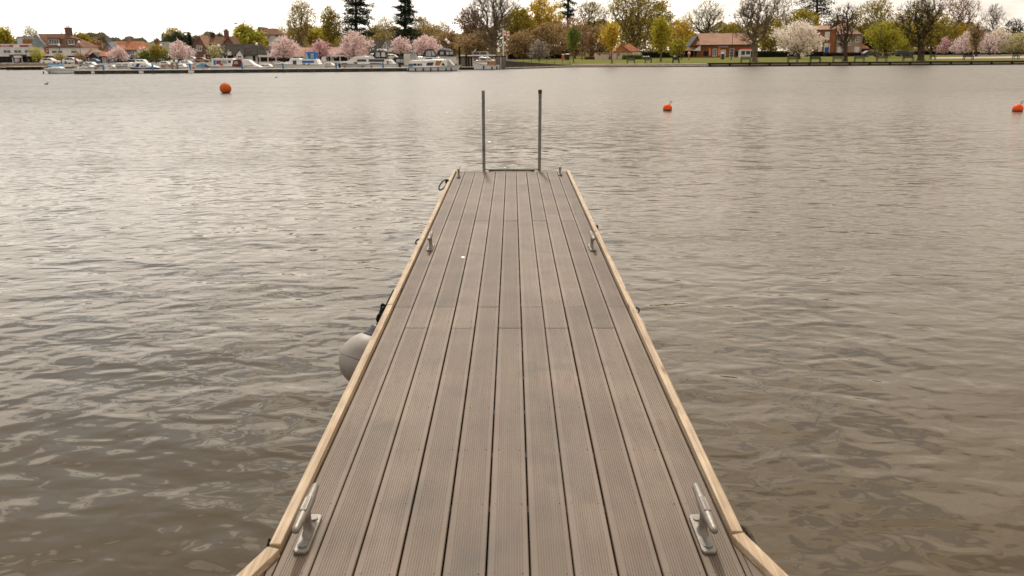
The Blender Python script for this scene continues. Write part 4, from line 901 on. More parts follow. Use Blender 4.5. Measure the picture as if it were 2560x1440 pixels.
def small(label, x0, x1, ytop, D, bow='R', cab='w', hull='w', cover=None):
    w = x1-x0; zy = ytop+7
    prt = [('cabin', cab, [(x0+w*.12, zy), (x0+w*.16, ytop+1), (x0+w*.22, ytop), (x0+w*.62, ytop+.4), (x0+w*.78, zy)], .75), ('window', 'g', rect(x0+w*.24, x0+w*.42, ytop+1.6, ytop+4), .75), ('window', 'g', rect(x0+w*.46, x0+w*.60, ytop+1.8, ytop+4), .75)]
    if cover: prt.append(('cover', cover, [(x0+w*.02, zy), (x0+w*.05, ytop+2), (x0+w*.14, ytop+1.5), (x0+w*.14, zy)], .7))
    boat('cabin_boat', label, 'boat', x0, x1, 0, zy, zy, bow, D=D, hull=hull, parts=prt)
small('second-row white boat behind the grey and white boat', 200, 244, 155, 132)
small('second-row white dome boat left of the small bright green tree', 330, 372, 148.5, 134, cover='k')
small('second-row cream boat behind the tan covered boat', 392, 428, 153, 132, cab='c')
small('second-row white boat behind the two white-capped posts', 440, 486, 152, 131, cover='b')
small('low white motor boat left of the blue-canopied cruiser', 640, 690, 160, 117, 'L', cover='t')
small('small white boat with dark cockpit left of the motor yacht bow', 802, 842, 157, 121, 'L', cover='k')
small('second-row pale boat behind the big motor yacht stern', 955, 1004, 136, 128, cab='c', cover='k')
for i, (px_, y0, y1, D_) in enumerate(((970, 96, 140, 128), (944, 98, 130, 130), (1032, 100, 135, 127))):
    t2 = thing('boat_mast', ['thin aluminium mast before the striped boathouse gable', 'thin aluminium mast left of the striped boathouse gable', 'thin aluminium mast between the two right-hand cherries'][i], 'mast', (P(px_, y1, D_).x, D_, .6)); c_ = P(px_, y1, D_)
    MB().tube([(c_.x, D_, .6), (c_.x, D_, P(px_, y0, D_).z)], [.05, .03], 6).build('spar', M_STEEL, t2); zz = P(px_, y0+14, D_).z
    MB().box(c_.x-.35, c_.x+.35, D_-.015, D_+.015, zz, zz+.03).build('spreader', M_STEEL, t2)

# ================================================================== BUILDINGS
M_WHITE = mat('white_render', (.76, .72, .67), var=.07, scale=.6, rough=.85)
M_OFFW = mat('grey_white_render', (.64, .61, .58), var=.08, scale=.6, rough=.85)
M_GREYW = mat('grey_paint', (.20, .215, .23), var=.12, scale=.8, rough=.8)
M_BLKW = mat('black_boarding', (.018, .017, .018), var=.3, scale=2, rough=.8)
M_BRICK = striped('red_brick', (.25, .105, .045), (.19, .075, .035), 'Z', 13, .9, .25, .004)
M_BRICK2 = striped('buff_brick', (.33, .23, .165), (.26, .17, .12), 'Z', 13, .9, .2, .004)
M_DBRICK = striped('dark_brick', (.19, .10, .075), (.13, .07, .055), 'Z', 13, .9, .25, .004)
M_TILE = striped('brown_roof_tiles', (.22, .12, .075), (.14, .075, .05), 'Z', 7, .85, .25)
M_OTILE = striped('orange_pantiles', (.48, .20, .10), (.34, .13, .065), 'X', 8, .85, .22)
M_RTILE = striped('pinkish_clay_tiles', (.42, .25, .17), (.33, .19, .13), 'Z', 7, .85, .2)
M_GTILE = striped('grey_slate', (.24, .215, .195), (.17, .15, .14), 'Z', 6, .85, .2)
M_THATCH = striped('dark_thatch', (.085, .07, .055), (.05, .042, .034), 'X', 3, .95, .3, .05)
M_FRAMEW = mat('white_window_frame', (.72, .69, .64), var=.05)
M_PANE = mat('window_pane', (.055, .06, .06), rough=.08, var=.5, scale=.9)
M_BLIND = mat('pale_pane', (.55, .52, .47), rough=.2, var=.15, scale=.8)
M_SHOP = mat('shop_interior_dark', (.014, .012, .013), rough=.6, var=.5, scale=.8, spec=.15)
M_SIGNR = mat('red_sign', (.30, .018, .022), rough=.5, var=.15)
M_LEAD = mat('dark_gutter', (.03, .028, .026), var=.3)

class Bld:
    def __init__(s, name, label, px, D, group=None):
        s.D = D; c = P(px, 140, D); s.cx = px
        s.t = thing(name, label, 'building', (c.x, D, GZ), group)
    def X(s, px, py=130, D=None): return P(px, py, D or s.D).x
    def Z(s, py, px=None, D=None): return P(px if px is not None else s.cx, py, D or s.D).z
    def wall(s, x0, x1, y0, y1, m, dep=6, d0=0, name='wall', ground=False):
        D = s.D + d0; xm = (x0+x1)/2
        return MB().box(s.X(x0, y1, D), s.X(x1, y1, D), D, D+dep, GZ if ground else s.Z(y1, xm, D), s.Z(y0, xm, D)).build(name, m, s.t)
    def panel(s, x0, x1, y0, y1, m, name, d0=0, th=.06, parent=None):
        D = s.D + d0; xm = (x0+x1)/2
        return MB().box(s.X(x0, y1, D), s.X(x1, y1, D), D-th, D-.003, s.Z(y1, xm, D), s.Z(y0, xm, D)).build(name, m, parent or s.t)
    def window(s, x0, x1, y0, y1, d0=0, m=None, bars=1, hbar=0, name='window', fm=None):
        fm = fm or (M_LEAD if name == 'shop_window' else M_FRAMEW)
        D = s.D + d0; xm = (x0+x1)/2; a, b_ = s.X(x0, y1, D), s.X(x1, y1, D); z0, z1 = s.Z(y1, xm, D), s.Z(y0, xm, D); fw = .09
        f = MB().box(a, a+fw, D-.07, D-.003, z0, z1).box(b_-fw, b_, D-.07, D-.003, z0, z1).box(a+fw, b_-fw, D-.07, D-.003, z1-fw, z1).box(a+fw, b_-fw, D-.07, D-.003, z0, z0+fw)
        for i in range(bars):
            x = a + (b_-a)*(i+1)/(bars+1); f.box(x-.035, x+.035, D-.06, D-.003, z0+fw, z1-fw)
        for i in range(hbar):
            z = z0 + (z1-z0)*(i+1)/(hbar+1); f.box(a+fw, b_-fw, D-.055, D-.003, z-.03, z+.03)
        w = f.build(name, fm, s.t)
        MB().box(a+fw*.5, b_-fw*.5, D-.03, D-.004, z0+fw*.5, z1-fw*.5).build('pane', m or M_PANE, w)
        MB().box(a-.06, b_+.06, D-.13, D-.004, z0-.08, z0-.003).build('sill', M_FRAMEW, w)
    def gable_x(s, x0, x1, ye, yr, m, dep, d0=0, over=.3, hipl=0, hipr=0, gm=None, name='roof'):
        """ridge parallel to the picture; ye, yr rows of eave and ridge; hip in pixels"""
        D = s.D + d0; xm = (x0+x1)/2; Dr = D + dep/2
        ze = s.Z(ye, xm, D-over); zr = s.Z(yr, xm, Dr)
        a, b_ = s.X(x0, ye, D), s.X(x1, ye, D); ra, rb = s.X(x0+hipl, yr, Dr), s.X(x1-hipr, yr, Dr)
        y0, y1 = D-over, D+dep+over; th = .12
        vs = [(a, y0, ze), (b_, y0, ze), (b_, y1, ze), (a, y1, ze), (ra, Dr, zr), (rb, Dr, zr)]
        fs = [(0, 1, 5, 4), (2, 3, 4, 5), (1, 2, 5), (3, 0, 4), (3, 2, 1, 0)]
        r = MB().add(vs, fs).build(name, m, s.t)
        MB().box(a, b_, y0-.06, y0-.004, ze-.1, ze+.06).build('gutter', M_LEAD, r)
        return r
    def gable_y(s, x0, x1, xr, ye, yr, m, dep, d0=0, over=.25, gm=None, name='roof', ground=False, yb=None):
        """gable end facing the camera"""
        D = s.D + d0; a, b_, r_ = s.X(x0, ye, D), s.X(x1, ye, D), s.X(xr, yr, D); ze, zr = s.Z(ye, (x0+x1)/2, D), s.Z(yr, xr, D)
        if gm:
            z0 = GZ if ground else (s.Z(yb, (x0+x1)/2, D) if yb else ze-.02)
            MB().prism([(a, z0), (b_, z0), (b_, ze), (r_, zr-.05), (a, ze)], D, D+dep).build('gable_wall', gm, s.t)
        th = .16; m_ = MB()
        e = .25
        for xa, za in ((a, ze), (b_, ze)):
            dx = (xa - r_); k = 1 + e/abs(dx) if dx else 1
            xo, zo = r_ + dx*k, zr + (za - zr)*k
            m_.prism([(r_, zr), (xo, zo), (xo, zo+th), (r_, zr+th)], D-over, D+dep+over)
        return m_.build(name, m, s.t)
    def chimney(s, x0, x1, y0, y1, m, d0=3, pots=2, parent=None):
        D = s.D + d0; xm = (x0+x1)/2; a, b_ = s.X(x0, y1, D), s.X(x1, y1, D); z0, z1 = s.Z(y1, xm, D), s.Z(y0, xm, D)
        h = z1-z0
        c = MB().box(a, b_, D-.45, D+.45, z0-1.2, z1-h*.12).box(a-.08, b_+.08, D-.53, D+.53, z1-h*.12, z1).build('chimney', m, parent or s.t)
        for i in range(pots):
            x = a + (b_-a)*(i+1)/(pots+1); MB().lathe([(.14, z1), (.11, z1+.38), (.12, z1+.4)], 10, (x, D, 0)).build('chimney_pot', M_RTILE, c)

# --- left: long white two-storey parade
B = Bld('shop_parade', 'long white flat-roofed parade with red fascia signs at the far left', 45, 206)
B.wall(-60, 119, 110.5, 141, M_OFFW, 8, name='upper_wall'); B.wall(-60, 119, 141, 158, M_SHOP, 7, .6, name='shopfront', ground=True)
B.wall(-60, 88, 110, 112.4, M_OFFW, 8.1, -.1, name='parapet')
for a, b_ in ((-26, -10), (-8, 34), (50, 72)): B.panel(a, b_, 112.8, 117.2, M_SIGNR, 'fascia_sign', th=.12)
for a, b_ in ((2, 24), (70, 85)): B.panel(a, b_, 113.6, 115.8, mat('sign_lettering', (.62, .5, .47), var=.3, scale=4), 'sign_lettering', d0=-.12, th=.03)
B.panel(34, 52, 113.5, 117.5, M_WHITE, 'fascia_sign', th=.1)
for a in (-22, 9, 36, 62, 87):
    B.window(a, a+19, 124.5, 133.5, bars=1)
    for k in range(3): B.window(a+.5+6.3*k, a+5.0+6.3*k, 119.5, 122.6, bars=0, name='top_light')
B.panel(25, 67, 136.5, 141.5, mat('dark_green_fascia', (.03, .035, .03)), 'fascia_board', th=.25)
B.panel(39, 57, 139, 144.5, M_CREAM, 'awning', d0=-.6, th=.7)
for a, b_ in ((4, 35), (58, 74), (76, 112)): B.window(a, b_, 146, 156.8, d0=.6, m=M_SHOP, bars=3, name='shop_window')
for a in (34.5, 57, 111): B.panel(a, a+2.2, 143, 158, M_OFFW, 'pilaster', d0=.6, th=.4)
B2 = Bld('gabled_pub', 'white pub with brown tiled roof, two dormers and tall brick chimney', 150, 205)
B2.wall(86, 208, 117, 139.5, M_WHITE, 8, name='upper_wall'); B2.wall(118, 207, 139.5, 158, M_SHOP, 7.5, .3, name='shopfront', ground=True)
r = B2.gable_x(116, 208, 117.5, 84, M_TILE, 8.6, -.3, hipr=38, hipl=-22)
# grey gable wall at left
Dg = 205.4; g = [(86, 118), (86, 108), (93, 84.5), (98, 88), (118, 112), (121, 118)]
MB().prism([(P(x, y, Dg).x, P(x, y, Dg).z) for x, y in g], Dg-1.2, Dg-.6).build('gable_wall', M_GREYW, B2.t)
B2.chimney(166, 180, 69, 88, M_DBRICK, d0=4, pots=2, parent=None)
for a, b_, y0, y1 in ((122, 150, 96, 112), (170, 188, 97, 112)):
    B2.wall(a, b_, y0, y1, M_TILE, 3, .2, name='dormer')
    B2.window(a+1, b_-1, y0+1.2, y1-1, d0=.2, bars=3 if b_-a > 20 else 1, name='dormer_window')
    B2.panel(a-2, b_+2, y0-2, y0-.2, M_TILE, 'dormer_roof', d0=.2, th=.7)
for a, b_ in ((130, 144), (145, 158), (178, 194)):
    B2.window(a, b_, 125.5, 133.5, bars=0)
    for k in range(3): B2.window(a+.6+4.6*k, a+3.6+4.6*k, 120.5, 123, bars=0, name='top_light')
B2.panel(113, 123, 118.5, 134.5, M_SIGNR, 'hanging_sign', th=.15); B2.panel(114.5, 121, 121, 122.3, M_CREAM, 'sign_lettering', d0=-.15, th=.03); B2.panel(116.2, 119.6, 125, 129, M_CREAM, 'sign_emblem', d0=-.15, th=.03)
for a, b_, m_ in ((125, 136, M_BLKW), (137, 156, M_CREAM), (157, 168, M_CREAM), (169, 180, M_BLKW)): B2.panel(a, b_, 139.5, 142.5, m_, 'fascia_sign', d0=.3, th=.2)
for a, b_ in ((127, 150), (155, 180), (184, 200)): B2.window(a, b_, 145, 157, d0=.3, m=M_SHOP, bars=2, name='shop_window')
for a in (124, 152, 182, 203): B2.panel(a, a+3, 143, 158, M_OFFW, 'pilaster', d0=.3, th=.3)
B3 = Bld('brick_annexe', 'plain red brick box with glazed roof terrace above the white parade', 70, 216)
B3.wall(58, 86, 98, 112, M_BRICK, 5); B3.wall(44, 62, 92, 112, M_PGLASS, 4, 1, name='glazed_screen'); B3.panel(43, 80, 91, 94, M_GREYW, 'roof_slab', d0=1, th=.3)
# small shops
B4 = Bld('shop_row', 'low shop row with pinkish tiled roof right of the white pub', 226, 206)
B4.wall(209, 252, 137, 158, M_OFFW, 6, ground=True); B4.gable_x(208, 246, 137, 124, M_RTILE, 6)
B4.panel(211, 216, 140, 158, M_BRICK, 'door', th=.08); B4.panel(218, 221, 141, 158, M_BLKW, 'door', th=.08)
B5 = Bld('black_gabled_kiosk', 'black gabled kiosk with orange roof and red poster', 240, 202)
B5.gable_y(222, 244, 233, 143, 132.5, M_BLKW, 3, gm=M_BLKW, ground=True); B5.gable_x(234, 266, 141, 130, M_OTILE, 5, 1)
B5.wall(240, 266, 141, 158, M_GREYW, 4, 1, ground=True)
B5.panel(224, 227.5, 143, 150, M_SIGNR, 'poster', th=.06)
for a in (232, 235, 238): B5.panel(a, a+1.8, 145, 150, M_CREAM, 'window_bar', th=.05)
B5.window(246, 252, 143.5, 158, d0=1, m=M_BLIND, bars=0, name='door'); B5.panel(253, 256, 145, 158, M_BLKW, 'doorway', d0=1); B5.window(257, 265, 144, 158, d0=1, m=M_PGLASS, bars=0, name='door')
B6 = Bld('tiled_cottages', 'grey cottages under a long orange pantile roof', 310, 214)
B6.wall(262, 352, 124, 158, M_GREYW, 7, ground=True); rr = B6.gable_x(276, 356, 125, 103, M_OTILE, 7, hipl=2, hipr=-2)
B6.gable_y(256, 282, 271, 125, 106, M_GREYW, 5, d0=-1.5, gm=M_GREYW, yb=140); B6.chimney(269, 277.5, 94, 106, M_GREYW, d0=0, pots=1); B6.chimney(319, 327, 94.5, 104, M_BRICK2, d0=3.5, pots=1)
B6.gable_x(258, 290, 137, 124, M_OTILE, 4, -4)
B6.wall(262, 290, 137, 158, M_GREYW, 4, -4, ground=True, name='lower_wall')
for a, b_, y0, y1 in ((331, 337, 126, 136), (306, 312, 128, 136)): B6.window(a, b_, y0, y1, bars=0, hbar=1)
B6.window(326, 333, 144, 155, bars=1, name='shop_window'); B6.window(274, 282, 145, 154, d0=-4, m=M_BLIND, name='shop_window')
B7 = Bld('slate_house', 'house with grey slate roof and small chimney behind the pink cherry', 400, 222)
B7.wall(362, 432, 127, 158, M_GREYW, 7, ground=True); B7.gable_x(358, 436, 128, 105, M_GTILE, 7, hipl=4, hipr=12); B7.chimney(389, 398, 98, 118, M_DBRICK, d0=1, pots=1)
B7.window(399, 408, 117, 124, d0=-.2, bars=1, name='skylight'); B7.window(372, 382, 132, 142, bars=1); B7.window(410, 420, 132, 142, bars=1)
B7.wall(430, 492, 130, 157, M_OFFW, 6, 1, ground=True, name='side_wall'); B7.gable_x(428, 494, 131, 121, M_GTILE, 6, 1)
for a in (440, 455, 470): B7.window(a, a+8, 136, 144, d0=1, bars=1)
B8 = Bld('brick_house', 'dark brick house with steep gable and two chimneys behind the thatched inn', 535, 222)
B8.wall(500, 574, 113, 156, M_DBRICK, 8, ground=True); B8.gable_x(500, 576, 116, 92, M_TILE, 8, hipr=4)
B8.gable_y(485, 512, 498.5, 113, 89.5, M_RTILE, 6, d0=-3, gm=M_DBRICK, ground=True); B8.gable_y(556, 586, 571, 113, 92, M_TILE, 6, d0=-1, gm=M_DBRICK, yb=125)
B8.chimney(528.5, 537, 81.5, 95, M_BLKW, d0=4, pots=1); B8.chimney(562, 572, 76, 94, M_DBRICK, d0=4, pots=3)
B8.window(493, 505, 114, 127.5, d0=-3, bars=1, hbar=2)
B9 = Bld('thatched_inn', 'long low white inn under a dark thatched roof', 595, 207)
B9.wall(512, 664, 136, 156, M_WHITE, 7, ground=True); B9.gable_x(514, 668, 138, 110, M_THATCH, 9, -.6, hipl=7, hipr=14)
B9.gable_y(590, 607, 599, 137, 124, M_BLKW, 3, d0=-1.2, gm=M_WHITE, yb=156); B9.window(594, 604, 139, 145, d0=-1.2, m=M_SHOP, bars=1)
B9.panel(569, 579, 129, 138, M_BLIND, 'roof_light', d0=-1.6, th=.1)
for a, b_ in ((515, 528), (548, 566), (570, 585), (633, 639), (647, 662)): B9.panel(a, b_, 139.5, 152, M_SHOP, 'opening', th=.05)
for a, b_ in ((530, 540),): B9.window(a, b_, 140, 150, bars=1)
B10 = Bld('hill_house', 'gabled brick house with brown roofs rising behind the willow', 670, 250)
B10.gable_y(636, 664, 646, 96, 68, M_TILE, 9, gm=M_DBRICK, ground=True); B10.wall(650, 702, 86, 130, M_OFFW, 6, 2, ground=True); B10.gable_x(650, 705, 87, 71, M_TILE, 7, 2, hipr=14)
B10.window(662, 668, 76, 82, d0=1.2, bars=0); B10.window(670, 675, 88, 95, d0=2, bars=1); B10.window(688, 696, 86.5, 93, d0=2, bars=1)
B11 = Bld('waterside_bar', 'long low waterside bar with pale fascia behind the cherry trees', 790, 204)
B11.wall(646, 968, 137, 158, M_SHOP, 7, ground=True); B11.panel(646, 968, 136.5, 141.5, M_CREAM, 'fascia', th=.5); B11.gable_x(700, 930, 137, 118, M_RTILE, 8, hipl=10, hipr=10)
for i in range(16): a = 650 + i*20; B11.panel(a, a+2.5, 141.5, 158, M_OFFW, 'pillar', d0=-.1, th=.25)
for a in (742, 800, 812, 826): B11.window(a, a+9, 142.5, 152, m=M_PANE)
B11.wall(800, 815, 141, 158, M_WHITE, 3, -.8, ground=True, name='white_bay')
B12 = Bld('boathouse', 'black-and-white striped gabled boathouse with dark roof', 965, 188)
B12.wall(918, 1046, 131, 160, M_BLKW, 8, ground=True); B12.gable_x(916, 1050, 131.5, 101, M_THATCH, 9, hipl=4, hipr=20)
B12.gable_y(944, 982, 963, 131, 101.5, M_BLKW, 4, d0=-2.2, gm=M_WHITE, ground=True)
for i in range(8):
    a = 948.5 + i*4; top = 131 - (1-abs(a+.8-963)/19)*26
    B12.panel(a, a+1.6, top, 131, M_BLKW, 'timber_stripe', d0=-2.2, th=.07)
B12.panel(945, 981, 131, 133, M_BLKW, 'bressumer', d0=-2.2, th=.1)
# --- right
B13 = Bld('cream_kiosk', 'small cream park building with orange hipped roofs behind the lawn', 1560, 188)
B13.wall(1531, 1600, 130.5, 149.5, mat('cream_render', (.56, .44, .34), var=.1), 5, ground=True); B13.wall(1588, 1599, 128, 149.5, MATS['cream_render'], 4, 2, ground=True, name='rear_wall')
B13.gable_y(1533, 1577, 1552, 131, 112, M_OTILE, 4, d0=-.2, gm=M_OTILE); B13.gable_x(1555, 1603, 129, 109.5, M_OTILE, 6, 1, hipl=10, hipr=28)
B13.wall(1490, 1522, 133, 149.5, MATS['cream_render'], 4, 1, ground=True, name='side_shed'); B13.panel(1487, 1524, 131, 133, M_RTILE, 'shed_roof', d0=1, th=.4)
B13.panel(1546, 1549, 134, 139, M_BLKW, 'vent', th=.05); B13.panel(1497, 1500, 134, 138.5, M_BLKW, 'vent', d0=1, th=.05)
for a in (1542, 1568): B13.panel(a, a+1.4, 131, 149, M_TILE, 'downpipe', th=.1)
B13.window(1567, 1575, 133, 140, bars=1)
B14 = Bld('park_cafe', 'red brick park cafe with big pinkish half-hipped roof', 1790, 214)
B14.wall(1741, 1884, 111.5, 148, M_BRICK, 9, ground=True)
B14.gable_x(1741, 1890, 112, 83, M_RTILE, 10, -.5, hipl=6, hipr=22)
B14.gable_y(1726, 1751, 1744, 114, 90, M_LEAD, 6, d0=1.2, gm=M_BRICK, yb=116); 
m_ = MB(); D_ = 213
m_.add([P(1708, 126.5, D_), P(1752, 126.5, D_), P(1752, 115, D_+3), P(1728, 114, D_+3)], [(0, 1, 2, 3)]).add([P(1708, 127.5, D_), P(1752, 127.5, D_), P(1752, 116, D_+3.05), P(1728, 115, D_+3.05)], [(3, 2, 1, 0)])
m_.build('porch_roof', M_TILE, B14.t); MB().prism([(P(x, y, D_-.2).x, P(x, y, D_-.2).z) for x, y in ((1733, 127), (1751, 127), (1751, 114))], D_-.35, D_-.2).build('white_porch_end', M_OFFW, B14.t)
for a in (1708, 1720, 1733, 1745): B14.panel(a, a+1.6, 127, 148, M_TILE, 'porch_post', d0=-1.2, th=.2)
B14.wall(1702, 1741, 127, 148, M_SHOP, 3, 1.5, ground=True, name='porch_back')
B14.panel(1702, 1775, 142, 147.5, M_DBRICK, 'low_wall', d0=-1.5, th=.3)
B14.panel(1758, 1774, 128, 140, M_SHOP, 'opening', th=.05)
for a, b_, y0, y1 in ((1781, 1791.5, 122, 140), (1823, 1834, 121.5, 143)): B14.window(a, b_, y0, y1, bars=1, hbar=2)
B14.window(1801, 1813, 124.5, 147, bars=1, hbar=1, m=M_BLIND, name='door'); B14.panel(1795, 1820, 115, 118, mat('lilac_sign', (.42, .34, .40), var=.2, scale=5), 'sign', th=.1)
B14.panel(1835, 1850, 125, 148, M_BRICK, 'buttress', th=.25); B14.panel(1838, 1848, 128, 140, M_SHOP, 'window_opening', d0=-.25, th=.04)
K = Bld('ice_cream_kiosk', 'small white kiosk with red toppings beside the brick cafe', 1864, 205)
K.wall(1851, 1876, 126, 148, M_OFFW, 2.2, ground=True); K.panel(1849, 1878, 124, 126, M_WHITE, 'canopy', d0=.2, th=.5)
K.panel(1853, 1862, 127.5, 137, M_GLASS, 'window', th=.05); K.panel(1865, 1875, 127.5, 136, M_GLASS, 'window', th=.05)
for i in range(5): K.panel(1854+i*4.6, 1857.4+i*4.6, 120.5, 124, mat('red_letter_board', (.5, .03, .03)), 'red_letter', d0=.3, th=.15)
B15 = Bld('brick_villa', 'two-storey brick villa with blue door beyond the dark hedge', 2095, 244)
B15.wall(2036, 2085, 74, 138, M_BRICK, 8, ground=True); B15.gable_x(2026, 2080, 74.5, 64, M_RTILE, 8, hipl=10, hipr=10)
B15.panel(2034, 2082, 72.5, 75, M_CREAM, 'cornice', th=.3)
B15.wall(2082, 2152, 86, 138, M_BRICK2, 8, 1, ground=True); B15.gable_x(2079, 2157, 86, 58, M_RTILE, 9, .8, hipl=24, hipr=44)
B15.window(2061, 2073, 79.5, 98, m=M_BLIND, bars=0, hbar=1); B15.window(2045, 2054, 108, 128, m=M_BLIND, bars=0, hbar=1)
dd = B15.panel(2060, 2071, 118.5, 136, mat('blue_door', (.012, .05, .25), rough=.4), 'door', th=.07); B15.panel(2061, 2071, 108, 118, M_BLIND, 'door_fanlight', th=.05); B15.panel(2058.6, 2060, 108, 136, M_FRAMEW, 'door_frame', th=.08); B15.panel(2071, 2072.4, 108, 136, M_FRAMEW, 'door_frame', th=.08)
for a, b_, y0, y1 in ((2094, 2103, 94, 105), (2117, 2125, 99, 113), (2138, 2147, 92, 105)): B15.window(a, b_, y0, y1, d0=1, bars=1, hbar=1)
for a, b_ in ((2092, 2103), (2135, 2147)): B15.window(a, b_, 117, 132, d0=1, m=M_BLIND, bars=1, hbar=2)
B15.panel(2086, 2087.4, 88, 134, M_LEAD, 'downpipe', d0=1, th=.12)
B16 = Bld('garage', 'small orange-roofed outbuilding right of the brick villa', 2160, 246)
B16.wall(2152, 2170, 122, 134, M_DBRICK, 4, ground=True); B16.gable_x(2149, 2176, 122, 110, M_OTILE, 5, hipr=18); B16.panel(2154, 2164, 124, 133, M_BLKW, 'garage_door')
mq = Bld('marquee', 'long white marquee roof behind the dark hedge', 1955, 236)
a, b_ = mq.X(1893), mq.X(2032); D_ = 236
mq.gable_x(1893, 2034, 128, 117, mat('white_canvas', (.72, .68, .62), var=.05), 6, hipl=8, hipr=8); mq.wall(1896, 2030, 128, 140, MATS['white_canvas'], 6, ground=True)

# ---- hedges (leafy boxes), left shrubs
def hedge(label, x0, x1, y0, D, dep, lm, n, name='hedge'):
    a, b_ = P(x0, 140, D).x, P(x1, 140, D).x; z1 = P((x0+x1)/2, y0, D).z
    c = thing(name, label, 'hedge', ((a+b_)/2, D, GZ))
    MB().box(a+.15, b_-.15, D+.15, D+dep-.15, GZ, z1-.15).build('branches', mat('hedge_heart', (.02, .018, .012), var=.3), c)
    p = np.stack([rng.uniform(a, b_, n), D + rng.uniform(0, dep, n), rng.uniform(GZ, z1+.1, n)], 1)
    face = rng.random(n); p[face < .55, 1] = D + rng.normal(0, .08, (face < .55).sum()); k = (face > .7); p[k, 2] = z1 + rng.normal(0, .1, k.sum())
    leaves('foliage', p, .20, lm, c)
def leaves(name, p, size, m, parent, flat=0.0, off=None, elong=1.0):
    n = len(p); s = size*rng.uniform(.6, 1.4, n)[:, None]
    u = rng.normal(size=(n, 3)); u[:, 2] *= (1-flat); u /= np.linalg.norm(u, axis=1)[:, None]+1e-9
    w = rng.normal(size=(n, 3)); w[:, 2] *= (1-flat); v = np.cross(u, w)
    if flat: v = np.cross(u, np.stack([rng.normal(0, .3, n), rng.normal(0, .3, n), np.ones(n)], 1))
    v /= np.linalg.norm(v, axis=1)[:, None]+1e-9
    u = u*s*.5*elong; v = v*s*.5
    off = np.array(parent['_o'] if off is None else off)
    q = p - off
    V = np.stack([q-u*1.0, q+v*.8, q+u, q-v*.8], 1).reshape(-1, 3)
    F = np.arange(n*4).reshape(n, 4)
    o = bpy.data.objects.new(name, np_mesh(name, V, F)); col.objects.link(o); o.data.materials.append(m); o.parent = parent
    return o
LM = {}
def lm(key):
    tbl = dict(
        pink=((0.84, 0.62, 0.58), .3, .4), dpink=((0.66, 0.42, 0.41), .35, .4), white=((0.8, 0.7, 0.6), .25, .4), pale=((0.54, 0.48, 0.26), .3, .4),
        ygreen=((0.42, 0.35, 0.045), .4, .5), lime=((0.34, 0.3, 0.04), .35, .5), green=((0.17, 0.21, 0.04), .4, .45), olive=((0.34, 0.265, 0.045), .45, .45),
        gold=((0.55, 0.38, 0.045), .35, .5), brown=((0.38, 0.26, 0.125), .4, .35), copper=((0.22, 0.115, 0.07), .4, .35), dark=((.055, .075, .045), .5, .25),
        vdark=((.016, .022, .012), .5, .1), buds=((0.46, 0.36, 0.13), .35, .35), rust=((0.42, 0.25, 0.14), .4, .35), willow=((0.44, 0.4, 0.065), .35, .5),
        hedge=((.03, .035, .014), .5, .2), purple=((.06, .03, .025), .5, .2), grey=((0.33, 0.27, 0.22), .3, .3))
    c, v, tr = tbl[key]
    return leafmat('leaf_'+key, c, v, tr)
hedge('dark green clipped hedge in front of the white marquee', 1876, 1992, 130, 208, 3, lm('hedge'), 5000)
hedge('purple-brown hedge in front of the brick villa', 2062, 2172, 133, 214, 2.5, lm('purple'), 4500)
hedge('short dark hedge between the white cherry and the villa hedge', 2016, 2060, 131, 216, 2, lm('hedge'), 1800)
hedge('dark hedge behind the lawn bins left of the cafe', 1606, 1700, 131, 216, 2.5, lm('hedge'), 3500)
hedge('low reddish hedge left of the cream park building', 1462, 1530, 143, 192, 1.6, lm('copper'), 1800)
hedge('green shrub bed in front of the cream park building', 1556, 1606, 139, 184, 2.0, lm('green'), 2200)
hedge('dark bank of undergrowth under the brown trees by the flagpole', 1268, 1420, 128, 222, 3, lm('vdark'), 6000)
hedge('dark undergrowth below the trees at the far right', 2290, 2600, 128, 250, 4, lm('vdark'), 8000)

# ================================================================== TREES
M_BARK = mat('tree_bark', (.15, .11, .075), var=.35, scale=2.5, rough=.95)
M_PBARK = mat('pale_bark', (.24, .195, .15), var=.3, scale=2.5, rough=.95)
M_DBARK = mat('dark_bark', (.075, .054, .037), var=.3, scale=2.5, rough=.95)
PROF = {
    'round': lambda h: np.sqrt(np.clip(1-(2*h-1)**2, 0, 1)),
    'dome': lambda h: np.sqrt(np.clip(1-h**2, 0, 1))*np.clip(.62+h*3, 0, 1),
    'cone': lambda h: np.clip(1-h, 0, 1)**.75*np.clip(.5+h*5, 0, 1)+.03,
    'vase': lambda h: np.clip(h+.04, 0, 1)**.55*np.sqrt(np.clip(1-h**5, 0, 1)),
    'egg': lambda h: np.clip(h*1.6+.12, 0, 1)**.6*np.sqrt(np.clip(1-h**2.2, 0, 1)),
    'tall': lambda h: np.clip(.45+.55*np.sin(np.clip(h, 0, 1)*math.pi), 0, 1)*np.sqrt(np.clip(1-h**6, 0, 1)),
}
